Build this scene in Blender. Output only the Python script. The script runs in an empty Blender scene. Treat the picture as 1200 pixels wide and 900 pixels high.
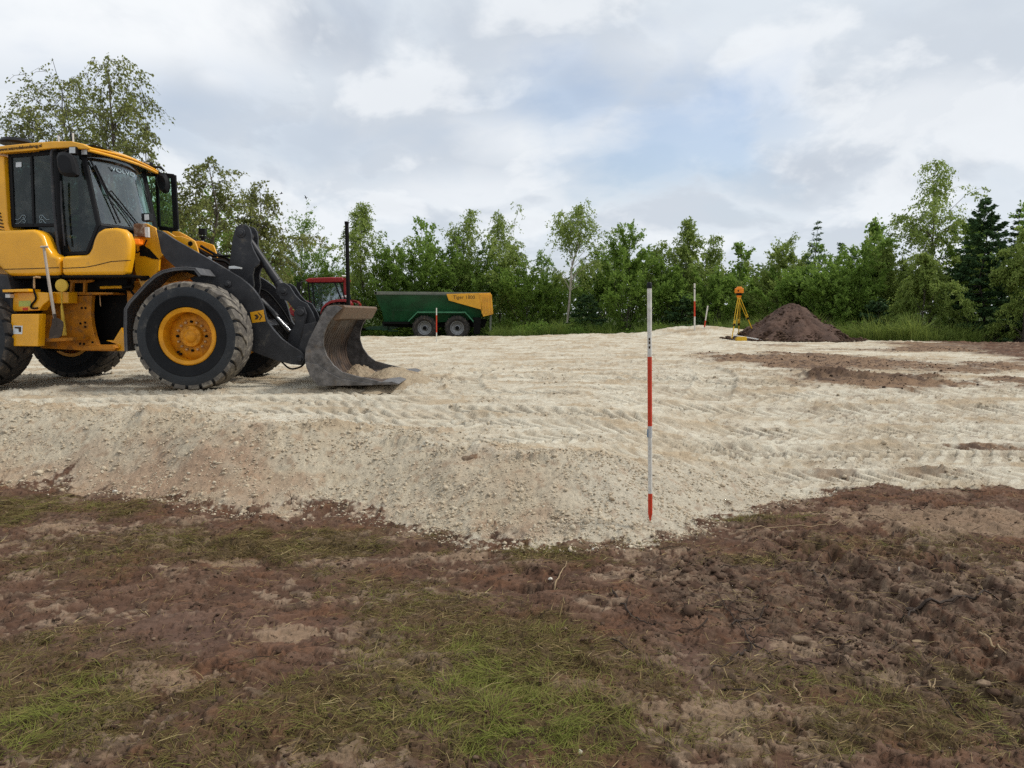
import bpy, math, random
import numpy as np
from mathutils import Vector, Matrix
R = math.radians
rnd = random.Random(7)
SC = bpy.context.scene
COL = SC.collection

# ------------------------------------------------------------------ camera numbers (metres, Z up, +Y away)
CAMZ = 1.65
F = 867.0                       # focal length in pixels of a 1200 px wide frame (26 mm)
PITCH = math.atan(82 / F)

def ray(px, py):
    x, y, z = (px - 600) / F, 1.0, (450 - py) / F
    c, s = math.cos(PITCH), math.sin(PITCH)
    return x, y * c + z * s, -y * s + z * c

def at(px, py, Y):
    x, y, z = ray(px, py)
    k = Y / y
    return Vector((x * k, Y, CAMZ + z * k))

# ------------------------------------------------------------------ noise
_rs = np.random.RandomState(11)
_perm = _rs.permutation(512).astype(np.int64)
_perm = np.concatenate([_perm, _perm])
_ang = _rs.rand(512) * 2 * np.pi
_gx, _gy = np.cos(_ang), np.sin(_ang)

def perlin(x, y, seed=0):
    x = np.asarray(x, float) + seed * 17.31; y = np.asarray(y, float) + seed * 9.77
    xi = np.floor(x).astype(np.int64); yi = np.floor(y).astype(np.int64)
    xf = x - xi; yf = y - yi
    u = xf * xf * xf * (xf * (xf * 6 - 15) + 10); v = yf * yf * yf * (yf * (yf * 6 - 15) + 10)
    def g(ix, iy, dx, dy):
        h = _perm[(_perm[ix & 511] + iy) & 511]
        return _gx[h] * dx + _gy[h] * dy
    a = g(xi, yi, xf, yf); b = g(xi + 1, yi, xf - 1, yf)
    c = g(xi, yi + 1, xf, yf - 1); d = g(xi + 1, yi + 1, xf - 1, yf - 1)
    return ((a * (1 - u) + b * u) * (1 - v) + (c * (1 - u) + d * u) * v) * 1.5

def fbm(x, y, scale, octv=4, seed=0, gain=.5):
    s = 0; a = 1; f = 1.0 / scale
    for k in range(octv):
        s = s + a * perlin(x * f, y * f, seed + k * 3.1); a *= gain; f *= 2.03
    return s

def sst(e0, e1, x):
    t = np.clip((x - e0) / (e1 - e0), 0, 1)
    return t * t * (3 - 2 * t)

# ------------------------------------------------------------------ terrain height (large shapes)
TOE = [(-14, 7.7), (-7, 7.3), (-4.9, 7.05), (-3.6, 6.68), (-2.43, 6.03), (-1.2, 6.11), (-.7, 5.5), (-.24, 5.16), (.82, 5.05),
       (1.25, 5.42), (1.83, 5.86), (2.13, 6.16), (2.83, 6.75), (3.6, 6.9), (4.7, 6.8), (9, 6.7), (20, 6.6)]
def ytoe(X):
    xs = [a for a, b in TOE]; zs = [b for a, b in TOE]; X = np.asarray(X, float)
    return sum(np.interp(X + d, xs, zs) for d in (-.5, -.3, -.1, .1, .3, .5)) / 6
def zbase(X, Y):
    X = np.asarray(X, float); Y = np.asarray(Y, float)
    yt = ytoe(X)
    H = np.interp(X, [-9, -3, -1, 0, .8, 1.6, 2.5, 6], [.56, .55, .48, .42, .36, .18, .08, .08])
    L = np.interp(X, [-9, -3, -1, 0, .8, 1.6, 3], [1.35, 1.15, 1.4, 1.5, 1.25, .9, .8])
    s = Y - yt
    z = H * sst(-.08, 1, s / L) + (.62 - H) * sst(0, 5, s - L * .8)
    z = z + (.12 * sst(14, 32, Y)) * sst(-1, 4, X)
    z = z + .42 * np.exp(-((X - 7.6) / 2.3) ** 2 - ((Y - 30) / 1.5) ** 2)          # sand mound by the far stakes
    ye = np.interp(X, [-30, 5, 6.5, 10, 11, 14, 22], [33.5, 33.5, 32, 31, 28.5, 25.5, 22])
    z = z - (.18 + .12 * sst(-1, 4, X)) * sst(0, 1.2, Y - ye)
    return z

def G(px, py, extra=0.0):
    """world point where the line of sight of a photo pixel meets the ground"""
    x, y, z = ray(px, py)
    Y = 5.0
    for _ in range(60):
        h = CAMZ - (float(zbase(x / y * Y, Y)) + extra)
        Yn = h / max(1e-4, -z / y)
        Y = Y * .6 + min(Yn, 120) * .4
    return Vector((x / y * Y, Y, float(zbase(x / y * Y, Y))))

# ------------------------------------------------------------------ materials
def nodes_of(m):
    m.use_nodes = True
    nt = m.node_tree; nt.nodes.clear()
    out = nt.nodes.new('ShaderNodeOutputMaterial')
    return nt, out

class NT:
    def __init__(s, nt): s.nt = nt
    def n(s, typ, **kw):
        nd = s.nt.nodes.new(typ)
        for k, v in kw.items():
            if k.startswith('i_'):
                key = k[2:]
                key = int(key) if key.isdigit() else key.replace('_', ' ')
                nd.inputs[key].default_value = v
            else: setattr(nd, k, v)
        return nd
    def l(s, a, b): s.nt.links.new(a, b)
    def mixc(s, fac, a, b, blend='MIX'):
        nd = s.nt.nodes.new('ShaderNodeMix'); nd.data_type = 'RGBA'; nd.blend_type = blend
        for sock, v in ((nd.inputs[0], fac), (nd.inputs[6], a), (nd.inputs[7], b)):
            if hasattr(v, 'is_output'): s.l(v, sock)
            elif isinstance(v, (tuple, list)): sock.default_value = (*v[:3], 1)
            else: sock.default_value = v
        return nd.outputs[2]
    def math(s, op, a, b=None, c=None, clamp=False):
        nd = s.nt.nodes.new('ShaderNodeMath'); nd.operation = op; nd.use_clamp = clamp
        for i, v in enumerate((a, b, c)):
            if v is None: continue
            if hasattr(v, 'is_output'): s.l(v, nd.inputs[i])
            else: nd.inputs[i].default_value = v
        return nd.outputs[0]
    def ramp(s, x, lo, hi, a=0.0, b=1.0):
        nd = s.nt.nodes.new('ShaderNodeMapRange'); nd.interpolation_type = 'SMOOTHSTEP'
        s.l(x, nd.inputs[0])
        for i, v in zip((1, 2, 3, 4), (lo, hi, a, b)): nd.inputs[i].default_value = v
        return nd.outputs[0]
    def noise(s, scale, detail=4, rough=.55, vec=None):
        nd = s.n('ShaderNodeTexNoise'); nd.inputs['Scale'].default_value = scale
        nd.inputs['Detail'].default_value = detail; nd.inputs['Roughness'].default_value = rough
        if vec is not None: s.l(vec, nd.inputs['Vector'])
        return nd.outputs['Fac']

def pmat(name, base, rough=.5, metal=0.0, dust=None, dust_amt=0.0, dust_scale=4, var=.12, var_scale=6, bump=0.0,
         bump_scale=60, coat=0.0, spec=.3):
    m = bpy.data.materials.new(name); nt, out = nodes_of(m); t = NT(nt)
    b = t.n('ShaderNodeBsdfPrincipled'); t.l(b.outputs[0], out.inputs[0])
    tc = t.n('ShaderNodeTexCoord').outputs['Object']
    n1 = t.noise(var_scale, 6, .6, tc)
    dark = tuple(c * (1 - 1.6 * var) for c in base); lite = tuple(min(1, c * (1 + var)) for c in base)
    col = t.mixc(t.ramp(n1, .3, .7), dark, lite)
    r = rough
    if dust:
        n2 = t.noise(dust_scale, 8, .68, tc)
        k = t.ramp(n2, .72 - dust_amt * .55, .86 - dust_amt * .35)
        k = t.math('MULTIPLY', k, min(1, .35 + dust_amt))
        col = t.mixc(k, col, dust)
        rr = t.math('MULTIPLY_ADD', k, .9 - rough, rough); t.l(rr, b.inputs['Roughness'])
    else:
        rr = t.math('MULTIPLY_ADD', n1, .18, rough - .09); t.l(rr, b.inputs['Roughness'])
    t.l(col, b.inputs['Base Color'])
    b.inputs['Metallic'].default_value = metal
    b.inputs['Specular IOR Level'].default_value = spec
    b.inputs['Coat Weight'].default_value = coat; b.inputs['Coat Roughness'].default_value = .15
    if bump:
        bn = t.n('ShaderNodeBump'); bn.inputs['Strength'].default_value = bump; bn.inputs['Distance'].default_value = .01
        t.l(t.noise(bump_scale, 5, .6, tc), bn.inputs['Height']); t.l(bn.outputs[0], b.inputs['Normal'])
    return m

def glassmat(name, tint, refl=.12):
    m = bpy.data.materials.new(name); nt, out = nodes_of(m); t = NT(nt)
    tr = t.n('ShaderNodeBsdfTransparent'); tr.inputs[0].default_value = (*tint, 1)
    gl = t.n('ShaderNodeBsdfGlossy'); gl.inputs['Roughness'].default_value = .03; gl.inputs[0].default_value = (.85, .92, .95, 1)
    lw = t.n('ShaderNodeLayerWeight'); lw.inputs[0].default_value = .5
    k = t.math('MULTIPLY_ADD', t.math('POWER', lw.outputs['Facing'], 4.0), .7, refl, clamp=True)
    df = t.n('ShaderNodeBsdfDiffuse'); df.inputs[0].default_value = (.35, .36, .34, 1)
    tc = t.n('ShaderNodeTexCoord').outputs['Object']
    mx = t.n('ShaderNodeMixShader'); t.l(k, mx.inputs[0]); t.l(tr.outputs[0], mx.inputs[1]); t.l(gl.outputs[0], mx.inputs[2])
    mx2 = t.n('ShaderNodeMixShader'); t.l(t.ramp(t.noise(5, 5, .6, tc), .4, .8, .01, .14), mx2.inputs[0])
    t.l(mx.outputs[0], mx2.inputs[1]); t.l(df.outputs[0], mx2.inputs[2])
    t.l(mx2.outputs[0], out.inputs[0])
    return m

def leafmat(name, ca, cb, cc, trans=.35, rough=.5):
    """per-leaf colour from the 'tint' face attribute: ca dark, cb mid, cc fresh"""
    m = bpy.data.materials.new(name); nt, out = nodes_of(m); t = NT(nt)
    a = t.n('ShaderNodeAttribute'); a.attribute_name = 'tint'
    col = t.mixc(t.ramp(a.outputs['Fac'], 0, .5), ca, cb)
    col = t.mixc(t.ramp(a.outputs['Fac'], .5, 1), col, cc)
    b = t.n('ShaderNodeBsdfPrincipled'); t.l(col, b.inputs['Base Color'])
    b.inputs['Roughness'].default_value = rough; b.inputs['Specular IOR Level'].default_value = .12
    tl = t.n('ShaderNodeBsdfTranslucent'); t.l(t.mixc(.5, col, cc), tl.inputs[0])
    mx = t.n('ShaderNodeMixShader'); mx.inputs[0].default_value = trans
    t.l(b.outputs[0], mx.inputs[1]); t.l(tl.outputs[0], mx.inputs[2]); t.l(mx.outputs[0], out.inputs[0])
    return m

SANDDUST = (.36, .29, .20)
M = {}
M['yellow'] = pmat('yellow_paint', (.82, .385, .006), .36, spec=.4, dust=(.36, .22, .07), dust_amt=.26, dust_scale=5, var=.09, var_scale=2.5, coat=.3, bump=.05)
M['orange'] = pmat('orange_inner_paint', (.50, .19, .010), .5, dust=(.22, .12, .05), dust_amt=.45, dust_scale=9, var=.2, bump=.1)
M['grey'] = pmat('dark_grey_paint', (.030, .030, .033), .45, dust=(.16, .14, .11), dust_amt=.30, dust_scale=6, var=.2, bump=.06)
M['black'] = pmat('black_plastic', (.006, .006, .007), .55, spec=.22, dust=(.04, .035, .03), dust_amt=.18, dust_scale=8)
M['dark'] = pmat('greasy_black', (.005, .0045, .004), .65, spec=.15, dust=(.035, .025, .015), dust_amt=.3, dust_scale=12, bump=.2)
M['rubberworn'] = pmat('worn_sidewall', (.026, .029, .033), .7, dust=(.11, .105, .095), dust_amt=.30, dust_scale=5, bump=.25, bump_scale=90)
M['rubber'] = pmat('tyre_rubber', (.010, .011, .013), .75, spec=.2, dust=(.05, .045, .04), dust_amt=.22, dust_scale=6, bump=.25, bump_scale=90)
M['tread'] = pmat('dusty_tread', (.11, .098, .085), .9, dust=(.30, .265, .21), dust_amt=.5, dust_scale=10, bump=.35, bump_scale=70)
M['treaddark'] = pmat('dark_tread', (.045, .040, .036), .9, dust=(.22, .17, .12), dust_amt=.4, dust_scale=10, bump=.35, bump_scale=70)
M['rimyellow'] = pmat('rim_yellow', (.66, .28, .008), .45, dust=(.28, .13, .04), dust_amt=.33, dust_scale=9, var=.12, bump=.1)
M['rimdirty'] = pmat('rim_dish_orange', (.62, .25, .008), .5, dust=(.26, .11, .03), dust_amt=.42, dust_scale=14, var=.2, bump=.15)
M['bolt'] = pmat('bolt_steel', (.62, .40, .20), .5, metal=.3, dust=(.10, .07, .05), dust_amt=.5, dust_scale=60)
M['steel'] = pmat('worn_bucket_steel', (.135, .125, .118), .45, metal=.35, dust=(.20, .145, .095), dust_amt=.34, dust_scale=5, var=.3, var_scale=9, bump=.25, bump_scale=40)
M['rust'] = pmat('rusty_inner_steel', (.072, .050, .038), .55, metal=.2, dust=(.15, .09, .05), dust_amt=.45, dust_scale=3.5, var=.35, var_scale=5, bump=.3, bump_scale=50)
M['chrome'] = pmat('cylinder_rod', (.45, .45, .45), .25, metal=1)
M['alu'] = pmat('lamp_lens', (.55, .56, .55), .2, metal=.2)
M['white'] = pmat('white_paint', (.72, .70, .66), .5, dust=(.30, .25, .18), dust_amt=.3, dust_scale=20)
M['red'] = pmat('red_paint', (.27, .014, .018), .35, coat=.3, dust=(.2, .12, .1), dust_amt=.2)
M['polered'] = pmat('red_pole_paint', (.56, .052, .020), .45, dust=(.35, .2, .14), dust_amt=.18, dust_scale=25)
M['polewhite'] = pmat('white_pole_paint', (.68, .65, .58), .5, dust=(.36, .29, .20), dust_amt=.32, dust_scale=30, var=.1, var_scale=20)
M['green'] = pmat('green_trailer_paint', (.008, .070, .024), .4, dust=(.03, .045, .022), dust_amt=.3, dust_scale=2, var=.25, var_scale=1.2, coat=.2)
M['greenlight'] = pmat('green_fender_paint', (.06, .22, .11), .4, dust=(.2, .22, .15), dust_amt=.3, dust_scale=3)
M['rim'] = pmat('silver_rim', (.27, .27, .27), .4, metal=.4, dust=(.2, .17, .13), dust_amt=.3)
M['greyrim'] = pmat('grey_rail', (.16, .17, .14), .6, dust=(.25, .2, .14), dust_amt=.3)
M['glass'] = glassmat('cab_glass', (.30, .37, .35), .035)
M['glassclear'] = glassmat('windscreen_glass', (.80, .88, .86), .15)
M['glassdoor'] = glassmat('door_glass', (.62, .78, .68), .02)
M['fabric'] = pmat('seat_fabric', (.045, .045, .05), .9)
M['screen_reflection'] = pmat('pale_reflection', (.42, .50, .54), .8)  # pale tone painted in place of a windscreen reflection
M['wood'] = pmat('ash_handle', (.42, .36, .30), .6, dust=(.2, .15, .1), dust_amt=.3, dust_scale=12)
M['tripod'] = pmat('tripod_yellow', (.62, .38, .02), .5)
M['orangeplastic'] = pmat('level_orange', (.80, .24, .010), .4)
M['decal'] = pmat('decal_white', (.62, .66, .68), .5)
M['decaldark'] = pmat('decal_brown', (.055, .030, .012), .6)
M['sticker'] = pmat('sticker_lime', (.45, .50, .12), .5)
m = bpy.data.materials.new('indicator_orange'); nt, out = nodes_of(m)
em = nt.nodes.new('ShaderNodeBsdfPrincipled'); em.inputs['Base Color'].default_value = (.9, .2, .01, 1)
em.inputs['Emission Color'].default_value = (1, .22, .01, 1); em.inputs['Emission Strength'].default_value = .35
nt.links.new(em.outputs[0], out.inputs[0]); M['lamp'] = m

# ------------------------------------------------------------------ objects
def tag(o, label=None, cat=None, group=None, kind=None):
    if label: o['label'] = label
    if cat: o['category'] = cat
    if group: o['group'] = group
    if kind: o['kind'] = kind
    return o

def empty(name, loc):
    o = bpy.data.objects.new(name, None); COL.objects.link(o); o.location = loc
    o.empty_display_size = .3
    return o

def V(*a): return Vector(a)

class MB:
    """collects shapes in WORLD coordinates; build() stores them relative to the thing's base"""
    def __init__(s): s.v = []; s.f = []; s.mi = []; s.cur = 0
    def mat(s, i): s.cur = i; return s
    def add(s, vs, fs):
        b = len(s.v); s.v += [tuple(v) for v in vs]
        for f in fs: s.f.append([b + i for i in f]); s.mi.append(s.cur)
        return s
    def box(s, c, size, rot=None):
        hx, hy, hz = [a / 2 for a in size]
        P = [Vector((x, y, z)) for x in (-hx, hx) for y in (-hy, hy) for z in (-hz, hz)]
        if rot is not None: P = [rot @ p for p in P]
        c = Vector(c)
        return s.add([c + p for p in P], [(0, 1, 3, 2), (4, 6, 7, 5), (0, 4, 5, 1), (2, 3, 7, 6), (0, 2, 6, 4), (1, 5, 7, 3)])
    def hull8(s, P):   # P: 4 near points then 4 far points, same order
        return s.add(P, [(0, 1, 2, 3), (7, 6, 5, 4), (0, 4, 5, 1), (1, 5, 6, 2), (2, 6, 7, 3), (3, 7, 4, 0)])
    def loft(s, rings, closed=True, caps=True):
        n = len(rings[0]); vs = [p for r in rings for p in r]; fs = []
        for i in range(len(rings) - 1):
            for j in range(n if closed else n - 1):
                k = (j + 1) % n
                fs.append((i * n + j, i * n + k, (i + 1) * n + k, (i + 1) * n + j))
        if caps and closed:
            fs.append(tuple(range(n))[::-1]); fs.append(tuple((len(rings) - 1) * n + j for j in range(n)))
        return s.add(vs, fs)
    def tube(s, pts, r, n=8, caps=True):
        pts = [Vector(p) for p in pts]; rs = r if isinstance(r, (list, tuple)) else [r] * len(pts)
        rings = []; up = None
        for i, p in enumerate(pts):
            d = (pts[min(i + 1, len(pts) - 1)] - pts[max(i - 1, 0)]).normalized()
            if up is None:
                up = Vector((0, 0, 1)) if abs(d.z) < .9 else Vector((1, 0, 0))
            a = d.cross(up)
            a = a.normalized() if a.length > 1e-5 else Vector((1, 0, 0))
            b = a.cross(d).normalized(); up = b
            rings.append([p + (a * math.cos(2 * math.pi * k / n) + b * math.sin(2 * math.pi * k / n)) * rs[i] for k in range(n)])
        return s.loft(rings, True, caps)
    def lathe(s, c, axis, prof, n=32, closed=False):
        c = Vector(c); ax = Vector(axis).normalized()
        up = Vector((0, 0, 1)) if abs(ax.z) < .9 else Vector((1, 0, 0))
        a = ax.cross(up).normalized(); b = ax.cross(a)
        rings = []
        for r, t in prof:
            rings.append([c + ax * t + (a * math.cos(2 * math.pi * k / n) + b * math.sin(2 * math.pi * k / n)) * max(r, 1e-4) for k in range(n)])
        if closed: rings.append(rings[0])
        return s.loft(rings, True, False)
    def build(s, name, mats, parent=None, base=None, bevel=0, seg=2, smooth=35, label=None):
        me = bpy.data.meshes.new(name)
        b = base if base is not None else (BASE[0] if parent is not None else Vector((0, 0, 0)))
        me.from_pydata([(v[0] - b[0], v[1] - b[1], v[2] - b[2]) for v in s.v], [], s.f)
        if not isinstance(mats, (list, tuple)): mats = [mats]
        for m in mats: me.materials.append(M[m] if isinstance(m, str) else m)
        me.polygons.foreach_set('material_index', s.mi)
        me.update()
        if smooth:
            me.polygons.foreach_set('use_smooth', [True] * len(s.f)); me.set_sharp_from_angle(angle=R(smooth))
        o = bpy.data.objects.new(name, me); COL.objects.link(o)
        if parent is not None: o.parent = parent
        else: o.location = b
        if bevel:
            md = o.modifiers.new('bevel', 'BEVEL'); md.width = bevel; md.segments = seg; md.limit_method = 'ANGLE'
            md.angle_limit = R(32); md.harden_normals = True
        if label: o['label'] = label
        return o
BASE = [Vector((0, 0, 0))]

class Frame:
    """side-view frame of a vehicle: u forward, v from the near side to the far side, z up"""
    def __init__(s, ox, oy, deg):
        a = R(deg); s.o = Vector((ox, oy, 0)); s.h = Vector((math.cos(a), -math.sin(a), 0)); s.l = Vector((math.sin(a), math.cos(a), 0))
    def w(s, u, v, z): return s.o + s.h * u + s.l * v + Vector((0, 0, z))
    def px(s, px, py, v):
        r = Vector(ray(px, py)); c = Vector((0, 0, CAMZ)); n = s.l
        k = ((s.o + s.l * v - Vector((0, 0, 0))) - c).dot(n) / r.dot(n)
        p = c + r * k; d = p - s.o
        return d.dot(s.h), p.z
    def pt(s, px, py, v):
        u, z = s.px(px, py, v); return s.w(u, v, z)
    def prism(s, mb, poly, v0, v1, vp=None):
        """poly in photo pixels read on the plane v=vp (default v0), extruded from v0 to v1"""
        if vp is None: vp = v0
        uz = [s.px(x, y, vp) for x, y in poly]
        return s.prism_uz(mb, uz, v0, v1)
    def prism_uz(s, mb, uz, v0, v1):
        a = [s.w(u, v0, z) for u, z in uz]; b = [s.w(u, v1, z) for u, z in uz]
        n = len(uz)
        return mb.add(a + b, [tuple(range(n)), tuple(range(2 * n - 1, n - 1, -1))] + [(i, n + i, n + (i + 1) % n, (i + 1) % n) for i in range(n)])

def text_mesh(name, txt, size, pts, mat, parent, depth=.003, base=None, bold=False, stretch=1.0):
    """lettering as real geometry: pts = (origin, direction x, direction up)"""
    cu = bpy.data.curves.new(name, 'FONT'); cu.body = txt; cu.size = size; cu.extrude = depth / 2
    if bold: cu.offset = size * .018
    to = bpy.data.objects.new(name, cu); COL.objects.link(to)
    dg = bpy.context.evaluated_depsgraph_get()
    me = bpy.data.meshes.new_from_object(to.evaluated_get(dg))
    COL.objects.unlink(to); bpy.data.objects.remove(to)
    o0, dx, dy = pts; dx = Vector(dx).normalized(); dy = Vector(dy).normalized(); dz = dx.cross(dy)
    b = base if base is not None else BASE[0]
    for v in me.vertices:
        p = Vector(o0) + dx * v.co.x * stretch + dy * v.co.y + dz * v.co.z - b
        v.co = p
    me.materials.clear(); me.materials.append(M[mat])
    o = bpy.data.objects.new(name, me); COL.objects.link(o); o.parent = parent
    return o

def np_mesh(name, verts, faces, mat, tint=None, parent=None, loc=None, smooth=False, extra=None):
    """fast mesh: faces is an (M,k) array"""
    verts = np.asarray(verts, np.float32); faces = np.asarray(faces, np.int32)
    if loc is not None: verts = verts - np.array(loc, np.float32)
    me = bpy.data.meshes.new(name); k = faces.shape[1]
    me.vertices.add(len(verts)); me.vertices.foreach_set('co', verts.ravel())
    me.loops.add(faces.size); me.loops.foreach_set('vertex_index', faces.ravel())
    me.polygons.add(len(faces)); me.polygons.foreach_set('loop_start', np.arange(0, faces.size, k, dtype=np.int32))
    me.polygons.foreach_set('loop_total', np.full(len(faces), k, np.int32))
    if smooth: me.polygons.foreach_set('use_smooth', np.ones(len(faces), bool))
    me.update(calc_edges=True)
    if tint is not None:
        a = me.attributes.new('tint', 'FLOAT', 'FACE'); a.data.foreach_set('value', np.asarray(tint, np.float32))
    me.materials.append(M[mat] if isinstance(mat, str) else mat)
    o = bpy.data.objects.new(name, me); COL.objects.link(o)
    if parent is not None: o.parent = parent
    elif loc is not None: o.location = loc
    return o
# ================================================================== GROUND
def blob(X, Y, px, py, rx, ry, soft=.5, wn=.35, seed=1, extra=0.0, ang=0.0):
    """irregular patch centred where photo pixel (px,py) lies on the ground; rx, ry in metres"""
    c = G(px, py, extra)
    dx = X - c.x; dy = Y - c.y
    if ang: dx, dy = dx * math.cos(ang) + dy * math.sin(ang), -dx * math.sin(ang) + dy * math.cos(ang)
    m = (np.abs(dx) < rx * 2) & (np.abs(dy) < ry * 2)
    out = np.zeros_like(X)
    if m.any():
        r = np.sqrt((dx[m] / rx) ** 2 + (dy[m] / ry) ** 2)
        s = min(rx, ry)
        r = r + wn * fbm(X[m], Y[m], s * .9, 5, seed, .6)
        out[m] = 1 - sst(1 - soft, 1 + soft * .3, r)
    return out

def track(X, Y, p0, p1, w, period, skew, depth, seed=0, bend=0.0, fade=.4):
    """wheel track with lug prints from p0 to p1 (world x,y); returns displacement and mask"""
    p0 = np.array(p0, float); p1 = np.array(p1, float); L = np.linalg.norm(p1 - p0); d = (p1 - p0) / L
    a = (X - p0[0]) * d[0] + (Y - p0[1]) * d[1]; b = -(X - p0[0]) * d[1] + (Y - p0[1]) * d[0]
    b = b - bend * (a / L) * (1 - a / L) * 4
    m = (a > -.3) & (a < L + .3) & (np.abs(b) < w * .9)
    dz = np.zeros_like(X); mk = np.zeros_like(X); lugm = np.zeros_like(X)
    if m.any():
        am, bm = a[m], b[m]
        nn = fbm(X[m], Y[m], .8, 3, seed + 5)
        edge = (1 - sst(w * .42, w * .56, np.abs(bm) + .03 * nn)) * sst(-.2, fade, am + .4 * nn) * sst(-.2, fade, L - am + .4 * nn)
        t = am / period + np.abs(bm) * skew / period + (bm > 0) * .5 + .12 * fbm(X[m], Y[m], .25, 2, seed + 9)
        fr = t - np.floor(t)
        lug = sst(.10, .18, fr) * (1 - sst(.62, .70, fr))
        rim = np.exp(-((np.abs(bm) - w * .53) / (w * .09)) ** 2)
        wear = .75 + .8 * fbm(X[m], Y[m], .9, 3, seed + 21)
        dz[m] = edge * (-depth * .55 + depth * .9 * (lug - .4) * np.clip(wear, .1, 1.3)) + depth * .5 * rim * sst(-.2, fade, am) * sst(-.2, fade, L - am)
        mk[m] = edge; lugm[m] = edge * (1 - lug)
    return dz, mk, lugm

TRACKS = [((-.5, 9.9), (.15, 14.8), .55, .17, 0, .030, 41, .55), ((2.7, 10.3), (3.3, 16.5), .6, .19, 0, .034, 42, -.6), ((-2.0, 7.6), (9.5, 8.25), .50, .20, .9, .030, 1, .2), ((-1.0, 8.55), (9.5, 8.95), .50, .20, .9, .030, 2, .15), ((.9, 6.95), (7.5, 7.35), .50, .20, .9, .030, 3, 0), ((1.2, 9.6), (11, 9.7), .55, .22, .9, .030, 4, .2),
         ((1.0, 10.4), (12, 10.9), .55, .22, .9, .026, 5, .1), ((-3, 9.1), (2.2, 8.9), .5, .2, .9, .030, 6, -.4), ((-1.5, 10.9), (2.8, 12.6), .55, .22, .9, .04, 7, .3), ((-1.8, 12.2), (2.2, 15), .55, .22, .9, .045, 8, .3),
         ((-7, 8.9), (-1, 9.3), .5, .2, .9, .030, 11, .1), ((-7, 9.7), (1, 9.9), .5, .2, .9, .026, 12, .1),
         ((-2.2, 14.5), (6, 16), .6, .25, .9, .04, 13, .3), ((-2, 18), (9, 17), .6, .25, .9, .05, 14, .3), ((-3, 21), (8, 22), .6, .3, .9, .06, 15, .5), ((1.6, 7.75), (8, 7.9), .46, .2, .9, .026, 16, .1),
         ((2.5, 12.2), (12, 13), .5, .2, .9, .03, 17, .1), ((-2, 11.6), (4.5, 11.4), .5, .2, .9, .04, 18, .2), ((-5, 8.15), (0, 8.0), .5, .2, .9, .03, 19, .2), ((-.5, 6.75), (3.2, 8.2), .5, .2, .9, .03, 20, .15)]
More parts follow.
